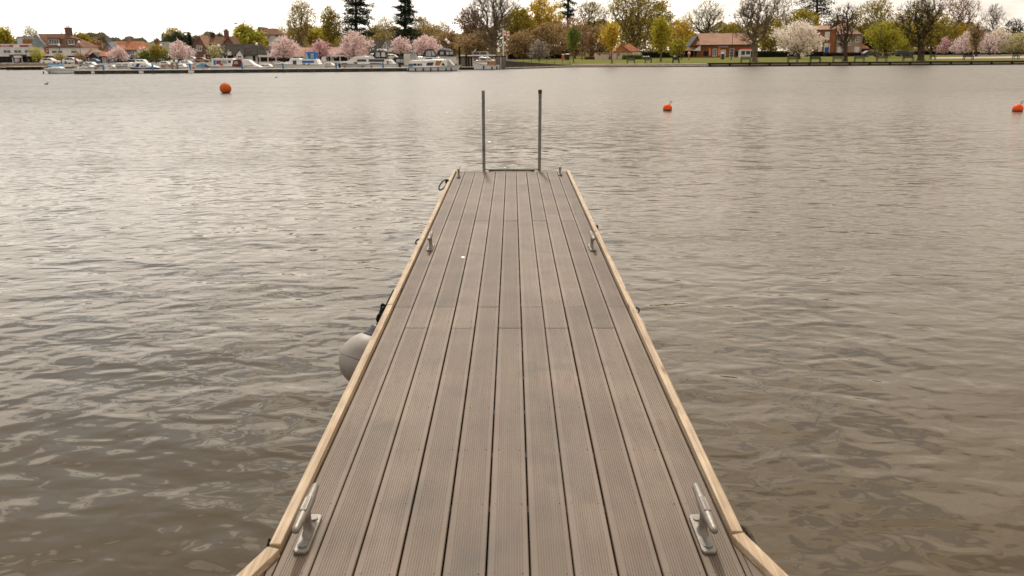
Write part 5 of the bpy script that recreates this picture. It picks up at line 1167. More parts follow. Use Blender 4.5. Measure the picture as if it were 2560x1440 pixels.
def grow(base, top0, pts, bf=.35):
    nodes = [np.array(base)]; par = [-1]; pl_ = [0.0]
    nseg = 5
    for i in range(1, nseg+1):
        s = i/nseg; p = np.array(base)*(1-s)+np.array(top0)*s + np.array([rng.normal(0, .06), rng.normal(0, .06), 0])
        nodes.append(p); par.append(len(nodes)-2); pl_.append(pl_[-1]+np.linalg.norm(nodes[-1]-nodes[-2]))
    A = np.zeros((len(pts)+len(nodes), 3)); A[:len(nodes)] = nodes
    PL = np.zeros(len(A)); PL[:len(nodes)] = pl_; n = len(nodes); PAR = list(par)
    order = np.argsort(np.linalg.norm(pts-np.array(top0), axis=1))
    st = 3
    for j in order:
        p = pts[j]; d = np.linalg.norm(A[st:n]-p, axis=1)
        up = np.clip(A[st:n, 2]-p[2], 0, None)
        k = st+int(np.argmin(d + bf*PL[st:n] + .9*up))
        A[n] = p; PL[n] = PL[k]+np.linalg.norm(A[k]-p); PAR.append(k); n += 1
    return A[:n], np.array(PAR)
def tubes(A, PAR, rad, k=4):
    idx = np.where(PAR >= 0)[0]; a = A[PAR[idx]]; b_ = A[idx]
    r1 = rad[idx]; r0 = np.minimum(rad[PAR[idx]], r1*1.7)
    d = b_-a; ln = np.linalg.norm(d, axis=1)[:, None]+1e-9; d = d/ln
    ref = np.where(np.abs(d[:, 2:3]) < .9, np.array([[0, 0, 1.]]), np.array([[1., 0, 0]]))
    u = np.cross(d, ref); u /= np.linalg.norm(u, axis=1)[:, None]; w = np.cross(d, u)
    rings = []
    for c, r in ((a, r0), (b_, r1)):
        for q in range(k):
            t = 2*math.pi*q/k; rings.append(c + (u*math.cos(t)+w*math.sin(t))*r[:, None])
    V = np.stack(rings, 1).reshape(-1, 3); m = len(idx); o = np.arange(m)[:, None]*(2*k)
    F = np.concatenate([np.stack([o[:, 0]+q, o[:, 0]+(q+1) % k, o[:, 0]+k+(q+1) % k, o[:, 0]+k+q], 1) for q in range(k)], 0)
    return V, F
def tree(name, label, px, ytop, ycb, hw, D=None, yb=None, shape='round', leaf='ygreen', nl=1800, ls=.42, nb=170, bark=None, twigs=0, spread=.55, droop=0, group='trees on the far bank', th=.45, lean=0, tr=1.0, cat='tree'):
    if D is None: D = G(px, yb, GZ).y
    base = P(px, yb if yb else 150, D); base.z = GZ
    s = mpp(D); Rr = hw*s; zt_ = P(px, ytop, D).z; zc = max(P(px, ycb, D).z, GZ+.6)
    t_ = thing(name, label, cat, (base.x, D, GZ), group)
    cx = base.x; Hc = zt_-zc
    px_top = P(px, (ytop+ycb)/2, D).x; cx2 = px_top + lean
    prof = PROF[shape]
    def sample(n, inner):
        out = np.zeros((0, 3))
        h = rng.random(n*6); keep = rng.random(n*6) < prof(h)**1.3+.05; h = h[keep][:n]
        m = len(h); a = rng.random(m)*2*math.pi; rr = prof(h)*Rr*(rng.random(m)**inner)
        lob = 1+.16*np.sin(a*3+h*7+px)+.12*np.sin(a*5-h*11+px*.7)
        lob = lob*(1+.22*np.sin(h*5+px*1.3)*np.sign(np.cos(a)))
        x = cx2 + rr*lob*np.cos(a); y = D + rr*lob*np.sin(a)*.9; z = zc + h*Hc*(1+.05*np.sin(a*4+px))
        return np.stack([x, y, z], 1)
    pts = sample(nb, .55)
    t0 = (cx + (cx2-cx)*.6, D, max(GZ+.8, min(zc + Hc*th*.45, zt_-.5)))
    A, PAR = grow((cx, D, GZ-.1), t0, pts)
    cnt = np.ones(len(A)); 
    for i in range(len(A)-1, 0, -1): cnt[PAR[i]] += cnt[i]
    r0 = max(.10, min(.62, Rr*.085))*tr
    rad = .010 + r0*(cnt/cnt[0])**.58
    rad[0] *= 1.35
    V, F = tubes(A, PAR, rad, 5)
    off = np.array(t_['_o'])
    o = bpy.data.objects.new('trunk', np_mesh('trunk', V-off, F, True)); col.objects.link(o); o.data.materials.append(bark or M_BARK); o.parent = t_
    tips = A[6:]
    if twigs:
        n = twigs; i = rng.integers(6, len(A), n); b0 = A[i] + rng.normal(0, .12, (n, 3))*Rr*.3
        dr = A[i]-np.array([cx2, D, zc]); dr /= np.linalg.norm(dr, axis=1)[:, None]+1e-9
        dr = dr*.7 + rng.normal(0, .55, (n, 3)) + np.array([0, 0, .35 if not droop else -.5]); dr /= np.linalg.norm(dr, axis=1)[:, None]
        ln = rng.uniform(.3, 1.0, n)[:, None]*max(.8, Rr*.30); wd = .014+.012*rng.random(n)[:, None]
        sd_ = np.cross(dr, rng.normal(size=(n, 3))); sd_ /= np.linalg.norm(sd_, axis=1)[:, None]
        V = np.stack([A[i]*.5+b0*.5-sd_*wd, A[i]*.5+b0*.5+sd_*wd, b0+dr*ln], 1).reshape(-1, 3)
        F = np.arange(n*3).reshape(n, 3)
        o = bpy.data.objects.new('twigs' if nl else 'crown', np_mesh('twigs', V-off, F)); col.objects.link(o); o.data.materials.append(bark or M_BARK); o.parent = t_
        if nl: o['kind'] = 'stuff'
    if nl:
        nc = nl//(9 if shape == 'dome' else 4)
        i = rng.integers(6, len(A), nl-nc); p1 = A[i] + rng.normal(0, spread, (nl-nc, 3))*np.array([1, 1, .8])
        p2 = sample(nc, .35)
        p = np.concatenate([p1, p2])
        if droop: p[:, 2] -= rng.random(len(p))**1.5*droop
        p = p[p[:, 2] > GZ+.5]
        leaves('crown', p, ls, lm(leaf), t_, elong=2.2 if droop else 1.0)
    return t_
def cedar(label, px, ytop, ybot, hw, D, leaf='dark', tiers=9, n=5200, point=.5, name='cedar_tree'):
    base = P(px, 150, D); base.z = GZ; s = mpp(D); Rr = hw*s; zt_ = P(px, ytop, D).z; zb_ = P(px, ybot, D).z; cx = P(px, (ytop+ybot)/2, D).x
    t_ = thing(name, label, 'tree', (base.x, D, GZ), 'trees on the far bank'); off = np.array(t_['_o'])
    nodes = [np.array([base.x, D, GZ-.1])]; par = [-1]; pads = []
    nz = 12
    for i in range(1, nz+1):
        u = i/nz; nodes.append(np.array([base.x+(cx-base.x)*u, D, GZ+(zt_-GZ)*u])); par.append(i-1)
    for k in range(tiers):
        nb_ = 6
        for q in range(nb_):
            u = min(.99, (k+.3+rng.normal(0, .55))/tiers); u = max(0, u); z = zb_ + (zt_-zb_)*u; rr = Rr*(1-u**1.4*(1-.25*(1-point)))**point*rng.uniform(.62, 1.12)
            a = 2*math.pi*(q+rng.random()*.8)/nb_; r = max(.6, rr*rng.uniform(.55, 1.0)); ti = int(np.argmin([abs(nd[2]-z) for nd in nodes[:nz+1]]))
            m1_ = np.array([cx+math.cos(a)*r*.5, D+math.sin(a)*r*.5, z+.10*r]); e1 = np.array([cx+math.cos(a)*r, D+math.sin(a)*r, z-.06*r+rng.normal(0, .3)])
            nodes.append(m1_); par.append(ti); nodes.append(e1); par.append(len(nodes)-2)
            pads += [(m1_, r*.20), (e1, r*.17), ((m1_+e1)/2, r*.22), (m1_*.4+e1*.6 + rng.normal(0, .3, 3), r*.15)]
    A = np.array(nodes); PAR = np.array(par); cnt = np.ones(len(A))
    for i in range(len(A)-1, 0, -1): cnt[PAR[i]] += cnt[i]
    V, F = tubes(A, PAR, .03+.5*(cnt/cnt[0])**.6, 5)
    o = bpy.data.objects.new('trunk', np_mesh('trunk', V-off, F, True)); col.objects.link(o); o.data.materials.append(M_DBARK); o.parent = t_
    i = rng.integers(0, len(pads), n); c = np.array([p[0] for p in pads])[i]; sp = np.array([p[1] for p in pads])[i][:, None]
    p = c + rng.normal(0, 1, (n, 3))*np.concatenate([sp, sp, np.full_like(sp, .20)], 1)
    leaves('crown', p, .42, lm(leaf), t_, flat=.6)
    return t_

# distant wooded skyline behind the village (reads as one mass)
p = []
for i in range(26000):
    px_ = random.uniform(-120, 1150); top = 97 + 7*math.sin(px_*.021) + 5*math.sin(px_*.067+1) + 3*math.sin(px_*.19)
    if px_ > 640: top += (px_-640)*.02
    D_ = random.uniform(380, 460); py_ = random.uniform(top, 135) if random.random() < .6 else top + abs(random.gauss(0, 3))
    q_ = P(px_, py_, D_)
    if q_.z > GZ: p.append(q_[:])
wood = bpy.data.objects.new('distant_wood', None); wood['_o'] = (0, 0, 0)
w_ = leaves('distant_wood', np.array(p), 2.2, leafmat('leaf_distant', (.22, .19, .12), .35, .3, c2=(.14, .135, .08)), wood); w_.parent = None; bpy.data.objects.remove(wood)
w_['kind'] = 'stuff'; w_['label'] = 'hazy olive wooded skyline behind the village'

# brown leafless woodland filling in behind the park trees
p = []
for i in range(52000):
    px_ = random.uniform(690, 2680)
    top = (56 if px_ < 1720 else 70) + 10*math.sin(px_*.023) + 7*math.sin(px_*.061+2) + 4*math.sin(px_*.17)
    if px_ < 1240: top += min(24, (1240-px_)*.2)
    D_ = random.uniform(285, 330); py_ = random.uniform(top, 140) if random.random() < .75 else top + abs(random.gauss(0, 4))
    q_ = P(px_, py_, D_)
    if q_.z > GZ: p.append(q_[:])
wood = bpy.data.objects.new('park_wood', None); wood['_o'] = (0, 0, 0)
w_ = leaves('park_wood', np.array(p), .85, leafmat('leaf_wood', (.40, .30, .13), .35, .35, c2=(.16, .115, .06)), wood); w_.parent = None; bpy.data.objects.remove(wood)
w_['kind'] = 'stuff'; w_['label'] = 'brown woodland filling in behind the park trees'

T = tree
# ---- left
T('bushy_tree', 'yellow-green bushy tree rising behind the parade at the far left', 6, 70, 112, 26, 240, leaf='ygreen', nl=2160, ls=.5)
T('thin_tree', 'thin pale tree behind the brick box on the white parade', 76, 66, 104, 17, 245, leaf='pale', nl=350, ls=.35, twigs=900, bark=M_PBARK)
T('round_tree', 'brown-green round tree just right of the white pub roof', 205, 84, 128, 24, 236, leaf='olive', nl=2295, ls=.5)
T('low_tree', 'russet low tree between the pub and the orange cottages', 238, 100, 132, 22, 240, leaf='rust', nl=1620, ls=.45, twigs=400)
T('shrub', 'yellow shrub above the low pinkish shop roof', 220, 110, 136, 17, 214, leaf='lime', nl=1100, ls=.35, shape='dome')
T('young_tree', 'small yellow-leaved tree in front of the white parade', 93, 122, 150, 15, 190, leaf='willow', nl=700, ls=.28, nb=90)
T('young_tree', 'thin orange-leaved young tree in front of the white pub', 148, 134, 150, 11, 194, leaf='buds', nl=472, ls=.25, nb=70)
T('young_tree', 'small brown young tree at the right corner of the white pub', 198, 132, 150, 10, 196, leaf='brown', nl=432, ls=.25, nb=70)
C = 'cherry_tree'
T(C, 'small pink cherry in front of the orange cottages', 296, 117, 148, 24, 192, shape='dome', spread=.30, leaf='pink', nl=1530, ls=.27, bark=M_DBARK)
T(C, 'pale pink cherry behind the small bright green tree', 360, 118, 142, 17, 200, shape='dome', spread=.30, leaf='pink', nl=810, ls=.27, bark=M_DBARK)
T('young_tree', 'small bright green tree left of the slate house', 362, 128, 150, 14, 188, leaf='green', nl=900, ls=.3)
T('young_tree', 'olive young tree in front of the slate roof', 389, 112, 148, 14, 190, leaf='olive', nl=1080, ls=.3)
T('young_tree', 'thin buff young tree beside the globe lamp at the slate house', 412, 122, 148, 11, 192, leaf='buds', nl=607, ls=.3)
T('shrub', 'low green bush under the slate house', 420, 130, 150, 14, 190, leaf='green', nl=700, ls=.3, shape='dome')
T(C, 'full pink cherry with dark trunk in front of the slate house', 449, 103, 145, 31, 186, shape='dome', spread=.30, leaf='pink', nl=2700, ls=.27, bark=M_DBARK)
T('round_tree', 'tall buff tree behind the pink cherry and slate house', 434, 73, 120, 27, 262, leaf='buds', nl=2025, ls=.5, twigs=500)
T('evergreen_tree', 'dark evergreen clump behind the full pink cherry', 446, 84, 130, 30, 250, leaf='dark', nl=1900, ls=.55)
cedar('slim dark conifer left of the steep brick gable', 474, 81, 122, 9, 244, tiers=9, n=900, point=.7, name='conifer')
cedar('blue-green conifer over the slate roof', 411, 86, 120, 11, 300, tiers=7, n=900, point=.7, name='conifer')
T('young_tree', 'pale leafy tree in front of the thatched inn', 536, 112, 145, 17, 192, leaf='pale', nl=900, ls=.3)
T('thin_tree', 'small bare tree between the two brick chimneys', 550, 80, 100, 8, 260, nl=0, twigs=500)
T('willow_tree', 'big yellow-green willow behind the thatched inn', 613, 61, 122, 40, 236, shape='dome', leaf='willow', nl=4200, ls=.5, droop=2.2, nb=200)
T('tall_tree', 'tall airy yellow-green tree with dark trunk left of the cedars', 752, 2, 104, 46, 222, shape='egg', leaf='buds', nl=2295, ls=.36, nb=420, twigs=1200, spread=.45, tr=1.3)
T('bushy_tree', 'green bushy tree at the foot of the tall airy tree', 738, 72, 108, 26, 232, leaf='olive', nl=1755, ls=.45)
T('tall_tree', 'olive tree with feathery top left of the big cedar', 826, 20, 112, 31, 228, shape='egg', leaf='olive', nl=2565, ls=.42, nb=300, twigs=500)
T('bushy_tree', 'low olive tree between the tall airy tree and the cedar', 792, 72, 112, 30, 236, leaf='ygreen', nl=2025, ls=.45)
cedar('big dark cedar left of the pair, top cut by the picture edge', 892, -34, 94, 56, 225, tiers=13, n=12500, point=.55)
cedar('dark conical cedar right of the pair behind the boathouse', 1014, -26, 100, 46, 222, tiers=14, n=10500, point=.75)
T('thin_tree', 'pale bare tree between the two dark cedars', 962, 44, 104, 23, 246, leaf='buds', nl=675, ls=.35, nb=240, twigs=1500, bark=M_PBARK)
T('bushy_tree', 'ochre tree right of the conical cedar', 1052, 42, 110, 26, 248, leaf='buds', nl=1215, ls=.4, twigs=800)
T(C, 'pink cherry behind the maroon-canopied cruiser', 709, 93, 142, 40, 182, shape='dome', spread=.30, leaf='pink', nl=3780, ls=.27, bark=M_DBARK)
T(C, 'dusky pink cherry behind the blue-canopied cruiser', 800, 100, 142, 31, 184, shape='dome', spread=.30, leaf='dpink', nl=2340, ls=.27, bark=M_DBARK)
T(C, 'largest pink cherry standing behind the big white motor yacht', 883, 79, 142, 46, 178, shape='dome', spread=.30, leaf='pink', nl=5040, ls=.27, bark=M_DBARK, nb=220)
T(C, 'pink cherry beside the striped boathouse gable', 1000, 94, 130, 27, 170, shape='dome', spread=.30, leaf='pink', nl=1980, ls=.27, bark=M_DBARK)
T(C, 'broad pink cherry above the black-canopied cruisers', 1063, 91, 136, 38, 166, shape='dome', spread=.30, leaf='pink', nl=3780, ls=.27, bark=M_DBARK)
T('bushy_tree', 'soft olive tree filling the gap left of the conical cedar', 946, 66, 118, 34, 256, leaf='buds', nl=2200, ls=.4, twigs=600)
T('bushy_tree', 'yellow-green tree low between the two cedars', 930, 74, 120, 26, 262, leaf='ygreen', nl=1500, ls=.42)
T('bushy_tree', 'ochre tree behind the broad pink cherry', 1078, 62, 122, 36, 254, leaf='brown', nl=2400, ls=.42, twigs=500)
T('bushy_tree', 'pale olive tree right of the hill house', 700, 66, 118, 26, 262, leaf='pale', nl=1300, ls=.4, twigs=400)
T('bushy_tree', 'olive tree behind the dusky pink cherry', 812, 66, 122, 32, 250, leaf='olive', nl=1900, ls=.42)
# ---- brown wood in the centre
T('thin_tree', 'fine bare tree right of the broad pink cherry', 1104, 58, 120, 26, 240, leaf='buds', nl=472, nb=260, twigs=1800, bark=M_PBARK)
T('bushy_tree', 'ochre-brown tree behind the globe lamps', 1122, 82, 140, 34, 214, leaf='brown', nl=3510, ls=.42)
T('copper_beech', 'copper-leaved tree left of the big bare tree', 1180, 16, 110, 40, 226, leaf='copper', nl=1900, ls=.45, twigs=800, shape='egg')
T('bare_tree', 'huge bare spreading tree with forked trunk behind the flagpole', 1234, -22, 120, 82, 196, shape='vase', nl=0, nb=620, twigs=6500, bark=M_BARK, tr=1.3)
T('bushy_tree', 'rusty brown thicket below the huge bare tree', 1195, 84, 142, 48, 206, leaf='brown', nl=4860, ls=.42, twigs=900)
T('bushy_tree', 'golden-olive tree behind the flag', 1300, 22, 132, 52, 228, leaf='olive', nl=5670, ls=.5, twigs=1000, shape='egg')
T('willow_tree', 'tall golden willow in the middle of the wood', 1352, -4, 118, 62, 236, leaf='gold', nl=5670, ls=.5, shape='egg', twigs=1500)
T('bushy_tree', 'brown twiggy tree below the golden willow', 1372, 58, 138, 52, 212, leaf='brown', nl=5670, ls=.42, twigs=2200)
T('bushy_tree', 'dull brown tree left of the slim green tree', 1308, 78, 140, 46, 210, leaf='brown', nl=4320, ls=.42, twigs=1500)
cedar('dark blue-green cedar behind the golden willow', 1420, -30, 48, 30, 262, tiers=9, n=3800, point=.6)
T('bushy_tree', 'rust-brown tree behind the slim green tree', 1436, 48, 140, 46, 222, leaf='rust', nl=3510, ls=.42, twigs=1800)
T('thin_tree', 'pollarded tree with ochre tufts against the sky', 1478, 4, 104, 52, 246, leaf='olive', nl=1485, ls=.42, nb=420, twigs=2200, shape='vase', bark=M_DBARK)
T('bushy_tree', 'brown tree behind the yellow young tree', 1500, 66, 142, 44, 226, leaf='brown', nl=3510, ls=.42, twigs=1800)
T('shrub', 'grey-pink blossom shrub on the lawn right of the flagpole', 1348, 106, 142, 24, 176, leaf='grey', nl=1400, ls=.3, shape='dome', twigs=500)
T('young_tree', 'slim dark-green egg-shaped tree on the lawn', 1434, 68, 124, 20, None, 157, shape='egg', leaf='green', nl=1900, ls=.20, spread=.3, twigs=600, tr=.8)
T('young_tree', 'bright yellow young tree in front of the cream park building', 1529, 58, 120, 24, None, 160, shape='egg', leaf='gold', nl=2025, ls=.24, spread=.4, nb=240, tr=.8)
T('tall_tree', 'massive ivy-clad tree with many limbs behind the cream building', 1585, -26, 128, 78, 204, shape='vase', leaf='olive', nl=6210, ls=.36, nb=620, twigs=3200, tr=1.4, bark=M_BARK)
T('tall_tree', 'olive tree right of the massive ivy-clad tree', 1650, 4, 112, 42, 240, leaf='olive', nl=3510, ls=.45, twigs=900, shape='egg')
T('young_tree', 'golden-green tree on the lawn left of the cafe', 1652, 44, 128, 27, None, 154, shape='egg', leaf='ygreen', nl=3510, ls=.26, spread=.35)
T('bushy_tree', 'ochre tree behind the golden-green lawn tree', 1702, 48, 130, 34, 238, leaf='gold', nl=2700, ls=.42)
T('bushy_tree', 'lime-green bush left of the cafe porch', 1694, 96, 144, 20, 206, leaf='lime', nl=1300, ls=.35)
T('evergreen_tree', 'dark evergreen bush beside the cafe gable', 1722, 78, 130, 22, 246, leaf='dark', nl=1200, ls=.5)
T('tall_tree', 'airy oval tree rising behind the cafe roof', 1766, 7, 92, 52, 252, shape='round', leaf='pale', nl=1300, ls=.36, nb=480, twigs=2600, bark=M_DBARK, tr=1.2)
cedar('dark evergreen poking above the cafe ridge', 1842, 66, 92, 13, 262, tiers=5, n=800, point=.4, name='conifer')
T('bushy_tree', 'olive-green trees behind the right half of the cafe roof', 1822, 58, 100, 36, 256, leaf='olive', nl=2025, ls=.45)
T('bare_tree', 'large bare tree in front of the cafe kiosk', 1888, -14, 118, 72, None, 155, shape='vase', nl=250, leaf='buds', ls=.3, nb=460, twigs=4200, bark=M_BARK, tr=1.15)
T('bushy_tree', 'green-gold tree right of the large bare tree', 1928, 44, 134, 34, 228, leaf='olive', nl=3510, ls=.42)
T('thin_tree', 'pale bare birch behind the green-gold tree', 1950, -10, 84, 34, 258, leaf='grey', nl=500, nb=300, twigs=2600, bark=M_PBARK)
cedar('spreading dark cedar above the brick villa', 2040, -40, 42, 68, 272, tiers=8, n=7500, point=.35)
T('bushy_tree', 'ochre-green tree between the white cherry and the cedar', 2005, 26, 96, 48, 262, leaf='olive', nl=3510, ls=.5)
T('bushy_tree', 'dark brown-green tree behind the villa roof', 2090, 40, 100, 34, 266, leaf='copper', nl=1500, ls=.5)
T(C, 'round white-blossomed cherry left of the brick villa', 1997, 58, 132, 54, 170, yb=None, shape='round', leaf='white', nl=5600, ls=.34, bark=M_DBARK, nb=240)
T('bare_tree', 'dark slender bare tree standing before the brick villa', 2113, 14, 122, 46, None, 154, shape='vase', nl=0, nb=240, twigs=1900, bark=M_DBARK, tr=1.3)
T('tall_tree', 'dense twiggy olive tree behind the lime-green tree', 2186, 0, 104, 56, 252, shape='round', leaf='olive', nl=3510, ls=.42, nb=420, twigs=3000)
T('evergreen_tree', 'black-green evergreen right of the villa roof', 2168, 56, 128, 34, 256, leaf='vdark', nl=2200, ls=.5)
T('young_tree', 'broad lime-green tree right of the brick villa', 2214, 54, 132, 54, 176, shape='egg', leaf='lime', nl=4200, ls=.32, nb=200, spread=.6, bark=M_DBARK)
T('bushy_tree', 'orange-brown tree behind the lime-green tree', 2256, 32, 120, 36, 254, leaf='rust', nl=2700, ls=.42)
T('bushy_tree', 'lime and brown tree left of the great bare tree', 2262, 60, 132, 34, 236, leaf='ygreen', nl=2700, ls=.42)
T('bare_tree', 'great dark many-limbed bare tree on the right lawn', 2302, 0, 122, 70, None, 152, shape='vase', leaf='olive', nl=945, ls=.3, nb=620, twigs=4600, bark=M_DBARK, tr=1.35)
T('bushy_tree', 'golden tree glimpsed behind the great bare tree', 2326, 40, 104, 32, 246, leaf='gold', nl=2025, ls=.42)
T('bushy_tree', 'dark olive tree right of the great bare tree', 2356, 46, 136, 40, 240, leaf='olive', nl=4050, ls=.42)
T('thin_tree', 'tall reddish sparse tree on the right', 2398, -18, 96, 56, 246, leaf='rust', nl=1215, ls=.4, nb=420, twigs=3600)
T('bushy_tree', 'ochre-green tree under the tall reddish tree', 2404, 66, 134, 36, 242, leaf='gold', nl=2700, ls=.42)
T(C, 'small pink cherry right of the great bare tree', 2362, 92, 136, 17, 226, shape='dome', spread=.30, leaf='dpink', nl=990, ls=.27, bark=M_DBARK)
T(C, 'bright pink cherry left of the upright pollard', 2414, 78, 134, 32, 222, shape='dome', spread=.30, leaf='pink', nl=2340, ls=.27, bark=M_DBARK)
T('pollard_tree', 'upright brush-like pollard among the pink cherries', 2440, 62, 126, 22, 186, shape='vase', leaf='brown', nl=945, ls=.3, nb=260, twigs=2200, bark=M_DBARK, tr=1.3)
T('thin_tree', 'grey conical bare tree near the right edge', 2482, 12, 86, 32, 262, shape='egg', nl=0, nb=320, twigs=3200, bark=M_PBARK)
T(C, 'pale pink cherry right of the upright pollard', 2472, 80, 134, 30, 224, shape='dome', spread=.30, leaf='pink', nl=1800, ls=.27, bark=M_DBARK)
T('bushy_tree', 'buff blossom tree under the grey bare tree', 2496, 74, 134, 34, 232, leaf='white', nl=2000, ls=.4)
T('evergreen_tree', 'dark ragged tree on the skyline at the right edge', 2534, 48, 110, 30, 276, leaf='vdark', nl=900, ls=.45, twigs=900)
T('bushy_tree', 'olive-buff tree at the right edge of the picture', 2550, 84, 138, 34, 226, leaf='pale', nl=2200, ls=.42)
T('bushy_tree', 'dim brown tree just outside the right edge', 2600, 50, 138, 46, 240, leaf='olive', nl=2970, ls=.45)

# ================================================================== STREET FURNITURE
def lamp(label, px, ytop, yb, globe=True):
    D = G(px, yb, GZ).y; b_ = P(px, yb, D); zt_ = P(px, ytop, D).z
    t_ = thing('street_lamp', label, 'lamp', (b_.x, D, GZ), 'lamp posts along the far bank')
    MB().lathe([(.10, GZ), (.10, GZ+.7), (.055, GZ+.8), (.045, zt_-.3)], 8, (b_.x, D, 0)).build('pole', M_IRON, t_)
    if globe: MB().sphere((b_.x, D, zt_), .27, 12, 8).build('globe', mat('opal_globe', (.8, .77, .70), var=.04, rough=.3), t_, smooth=True)
    else:
        MB().tube([(b_.x, D, zt_-.35), (b_.x, D, zt_), (b_.x-.5, D-.1, zt_+.1)], .04, 6).build('arm', M_IRON, t_); MB().box(b_.x-1.0, b_.x-.5, D-.2, D, zt_+.05, zt_+.16).build('lamp_head', M_STEEL, t_)
lamp('tall column lamp at the far left above the parade', 30, 70, 158, False)
for lb, px_, yt in (('globe lamp in front of the pub dormers', 155, 112), ('globe lamp at the right corner of the pub roof', 206, 105), ('globe lamp in front of the slate house', 408, 113), ('globe lamp right of the full pink cherry', 476, 119), ('globe lamp at the left of the thatched roof', 552, 114), ('globe lamp at the right end of the thatched roof', 646, 110), ('globe lamp right of the broad pink cherry', 1122.5, 106), ('second, slightly higher globe lamp by the brown thicket', 1117, 100)):
    lamp(lb, px_, yt, 160 if px_ < 700 else 158)
for lb, px_, yt in (('slim lamp column right of the slim green tree', 1455, 76), ('slim lamp column left of the cafe', 1703, 90), ('slim lamp column in front of the cafe roof', 1828, 66), ('slim lamp column in front of the lime-green tree', 2194, 64)):
    lamp(lb, px_, yt, 150, False)
# flagpole
D_ = q3.y + 6; b_ = P(1258.5, 146, D_); t_ = thing('flagpole', 'white flagpole flying a red and white flag beside the timber quay', 'flagpole', (b_.x, D_, GZ))
zt_ = P(1256.5, 74, D_).z
MB().lathe([(.09, GZ), (.085, GZ+1.2), (.05, zt_)], 8, (b_.x, D_, 0)).build('pole', M_WHITE, t_); MB().sphere((b_.x, D_, zt_+.06), .08, 8, 6).build('finial', M_WHITE, t_)
m_ = MB(); fw, fh = 15*mpp(D_), 11.5*mpp(D_); nx_ = 8
for i in range(nx_):
    for k in range(2): pass
def flag(nm, mt, x0, x1, y0, y1, off, parent):
    vs = []; fs = []; n = 10
    for i in range(n+1):
        u = x0 + (x1-x0)*i/n
        for v in (y0, y1):
            for s in (-1, 1):
                vs.append((b_.x+.06+u*fw, D_ + .12*math.sin(u*7) + s*(.006+off), zt_-.1 - v*fh - u*.28*fh + .05*math.sin(u*9)))
    for i in range(n):
        a = i*4; fs += [(a, a+4, a+6, a+2), (a+1, a+3, a+7, a+5), (a, a+1, a+5, a+4), (a+2, a+6, a+7, a+3)]
    fs += [(0, 2, 3, 1), (n*4, n*4+1, n*4+3, n*4+2)]
    return MB().add(vs, fs).build(nm, mt, parent)
M_RBUN = mat('red_bunting', (.55, .03, .02)); f_ = flag('flag', mat('white_bunting', (.75, .62, .56), var=.08), 0, 1, 0, 1, 0, t_)
flag('red_cross', M_RBUN, 0, 1, .42, .58, .004, f_); flag('red_cross', M_RBUN, .44, .56, 0, 1, .005, f_)
# benches
M_BENCH = mat('grey_green_bench', (.09, .085, .06), var=.25, scale=3); M_BENCHD = mat('black_bench', (.015, .016, .016), var=.3)
def bench(label, x0, x1, yb, dark):
    xm = (x0+x1)/2; D = G(xm, yb, GZ).y; c = P(xm, yb, D); w = (x1-x0)*mpp(D)/2; m_ = M_BENCHD if dark else M_BENCH
    t_ = thing('park_bench', label, 'bench', (c.x, D, GZ), 'benches along the right bank')
    for i in range(4): MB().box(c.x-w, c.x+w, D-.25+i*.12, D-.16+i*.12, GZ+.42, GZ+.455).build('seat_slat', m_, t_)
    for i in range(4): MB().box(c.x-w, c.x+w, D+.22+i*.02, D+.25+i*.02, GZ+.50+i*.105, GZ+.59+i*.105).build('back_slat', m_, t_)
    for s in (-1, 1):
        x = c.x + s*(w-.06); MB().box(x-.05, x+.05, D-.26, D-.19, GZ, GZ+.62).box(x-.05, x+.05, D+.20, D+.27, GZ, GZ+.9).box(x-.05, x+.05, D-.26, D+.2, GZ+.60, GZ+.65).build('bench_end', m_, t_)
bl = [('park bench in front of the cream building hedge', 1567, 1587, 160, 0), ('park bench on the lawn left of the golden-green tree', 1612, 1629, 158.5, 0), ('park bench left of the cafe porch', 1681, 1698, 158.5, 1), ('pale bench in front of the white kiosk', 1852, 1876, 157, 0),
      ('leftmost bench under the white cherry', 1969, 1994, 156, 0), ('black bench right of the white cherry', 2025, 2051, 155.5, 1), ('bench left of the dark slender bare tree', 2082, 2107, 155, 0), ('bench right of the dark slender bare tree', 2136, 2160, 154.5, 0), ('bench below the lime-green tree', 2191, 2216, 154, 0), ('black bench left of the great bare tree', 2257, 2283, 152.5, 1), ('grey bench right of the great bare tree', 2325, 2338, 149.5, 0), ('black bench before the pink path', 2408, 2432, 150.5, 1), ('faint grey bench near the right edge', 2532, 2546, 148.5, 0)]
for a in bl: bench(*a)
# litter bins, cone sign, banners
def bin_(label, x0, x1, y0, yb, m_, lid):
    xm = (x0+x1)/2; D = G(xm, yb, GZ).y; c = P(xm, yb, D); r = (x1-x0)/2*mpp(D); z = P(xm, y0, D).z
    t_ = thing('litter_bin', label, 'bin', (c.x, D, GZ), 'bins on the right lawn')
    MB().lathe([(r*.9, GZ), (r, GZ+.1), (r, z-.2), (r*.92, z-.18)], 14, (c.x, D, 0)).build('body', m_, t_)
    MB().lathe([(r*1.04, z-.178), (r*1.04, z-.1), (r*.6, z), (.01, z+.02)], 14, (c.x, D, 0)).build('lid', lid, t_)
M_GBIN = mat('dark_green_bin', (.01, .03, .022), rough=.4)
bin_('dark green bin with white lid in front of the cafe door', 1802, 1810.5, 132, 148.5, M_GBIN, M_OFFW)
for i, px_ in enumerate((1607, 1613, 1618.5)): bin_(['leftmost of three dark bins by the cream building', 'middle of three dark bins by the cream building', 'rightmost of three dark bins by the cream building'][i], px_, px_+5, 140, 149, M_BLKW, M_OFFW)
bin_('green bin beside the bench left of the cafe porch', 1683, 1692, 139.5, 149.5, M_GBIN, M_GBIN)
bin_('orange lifebuoy cabinet near the white-topped booth', 1404, 1411, 135, 149.5, mat('orange_cabinet', (.5, .11, .03)), M_OFFW)
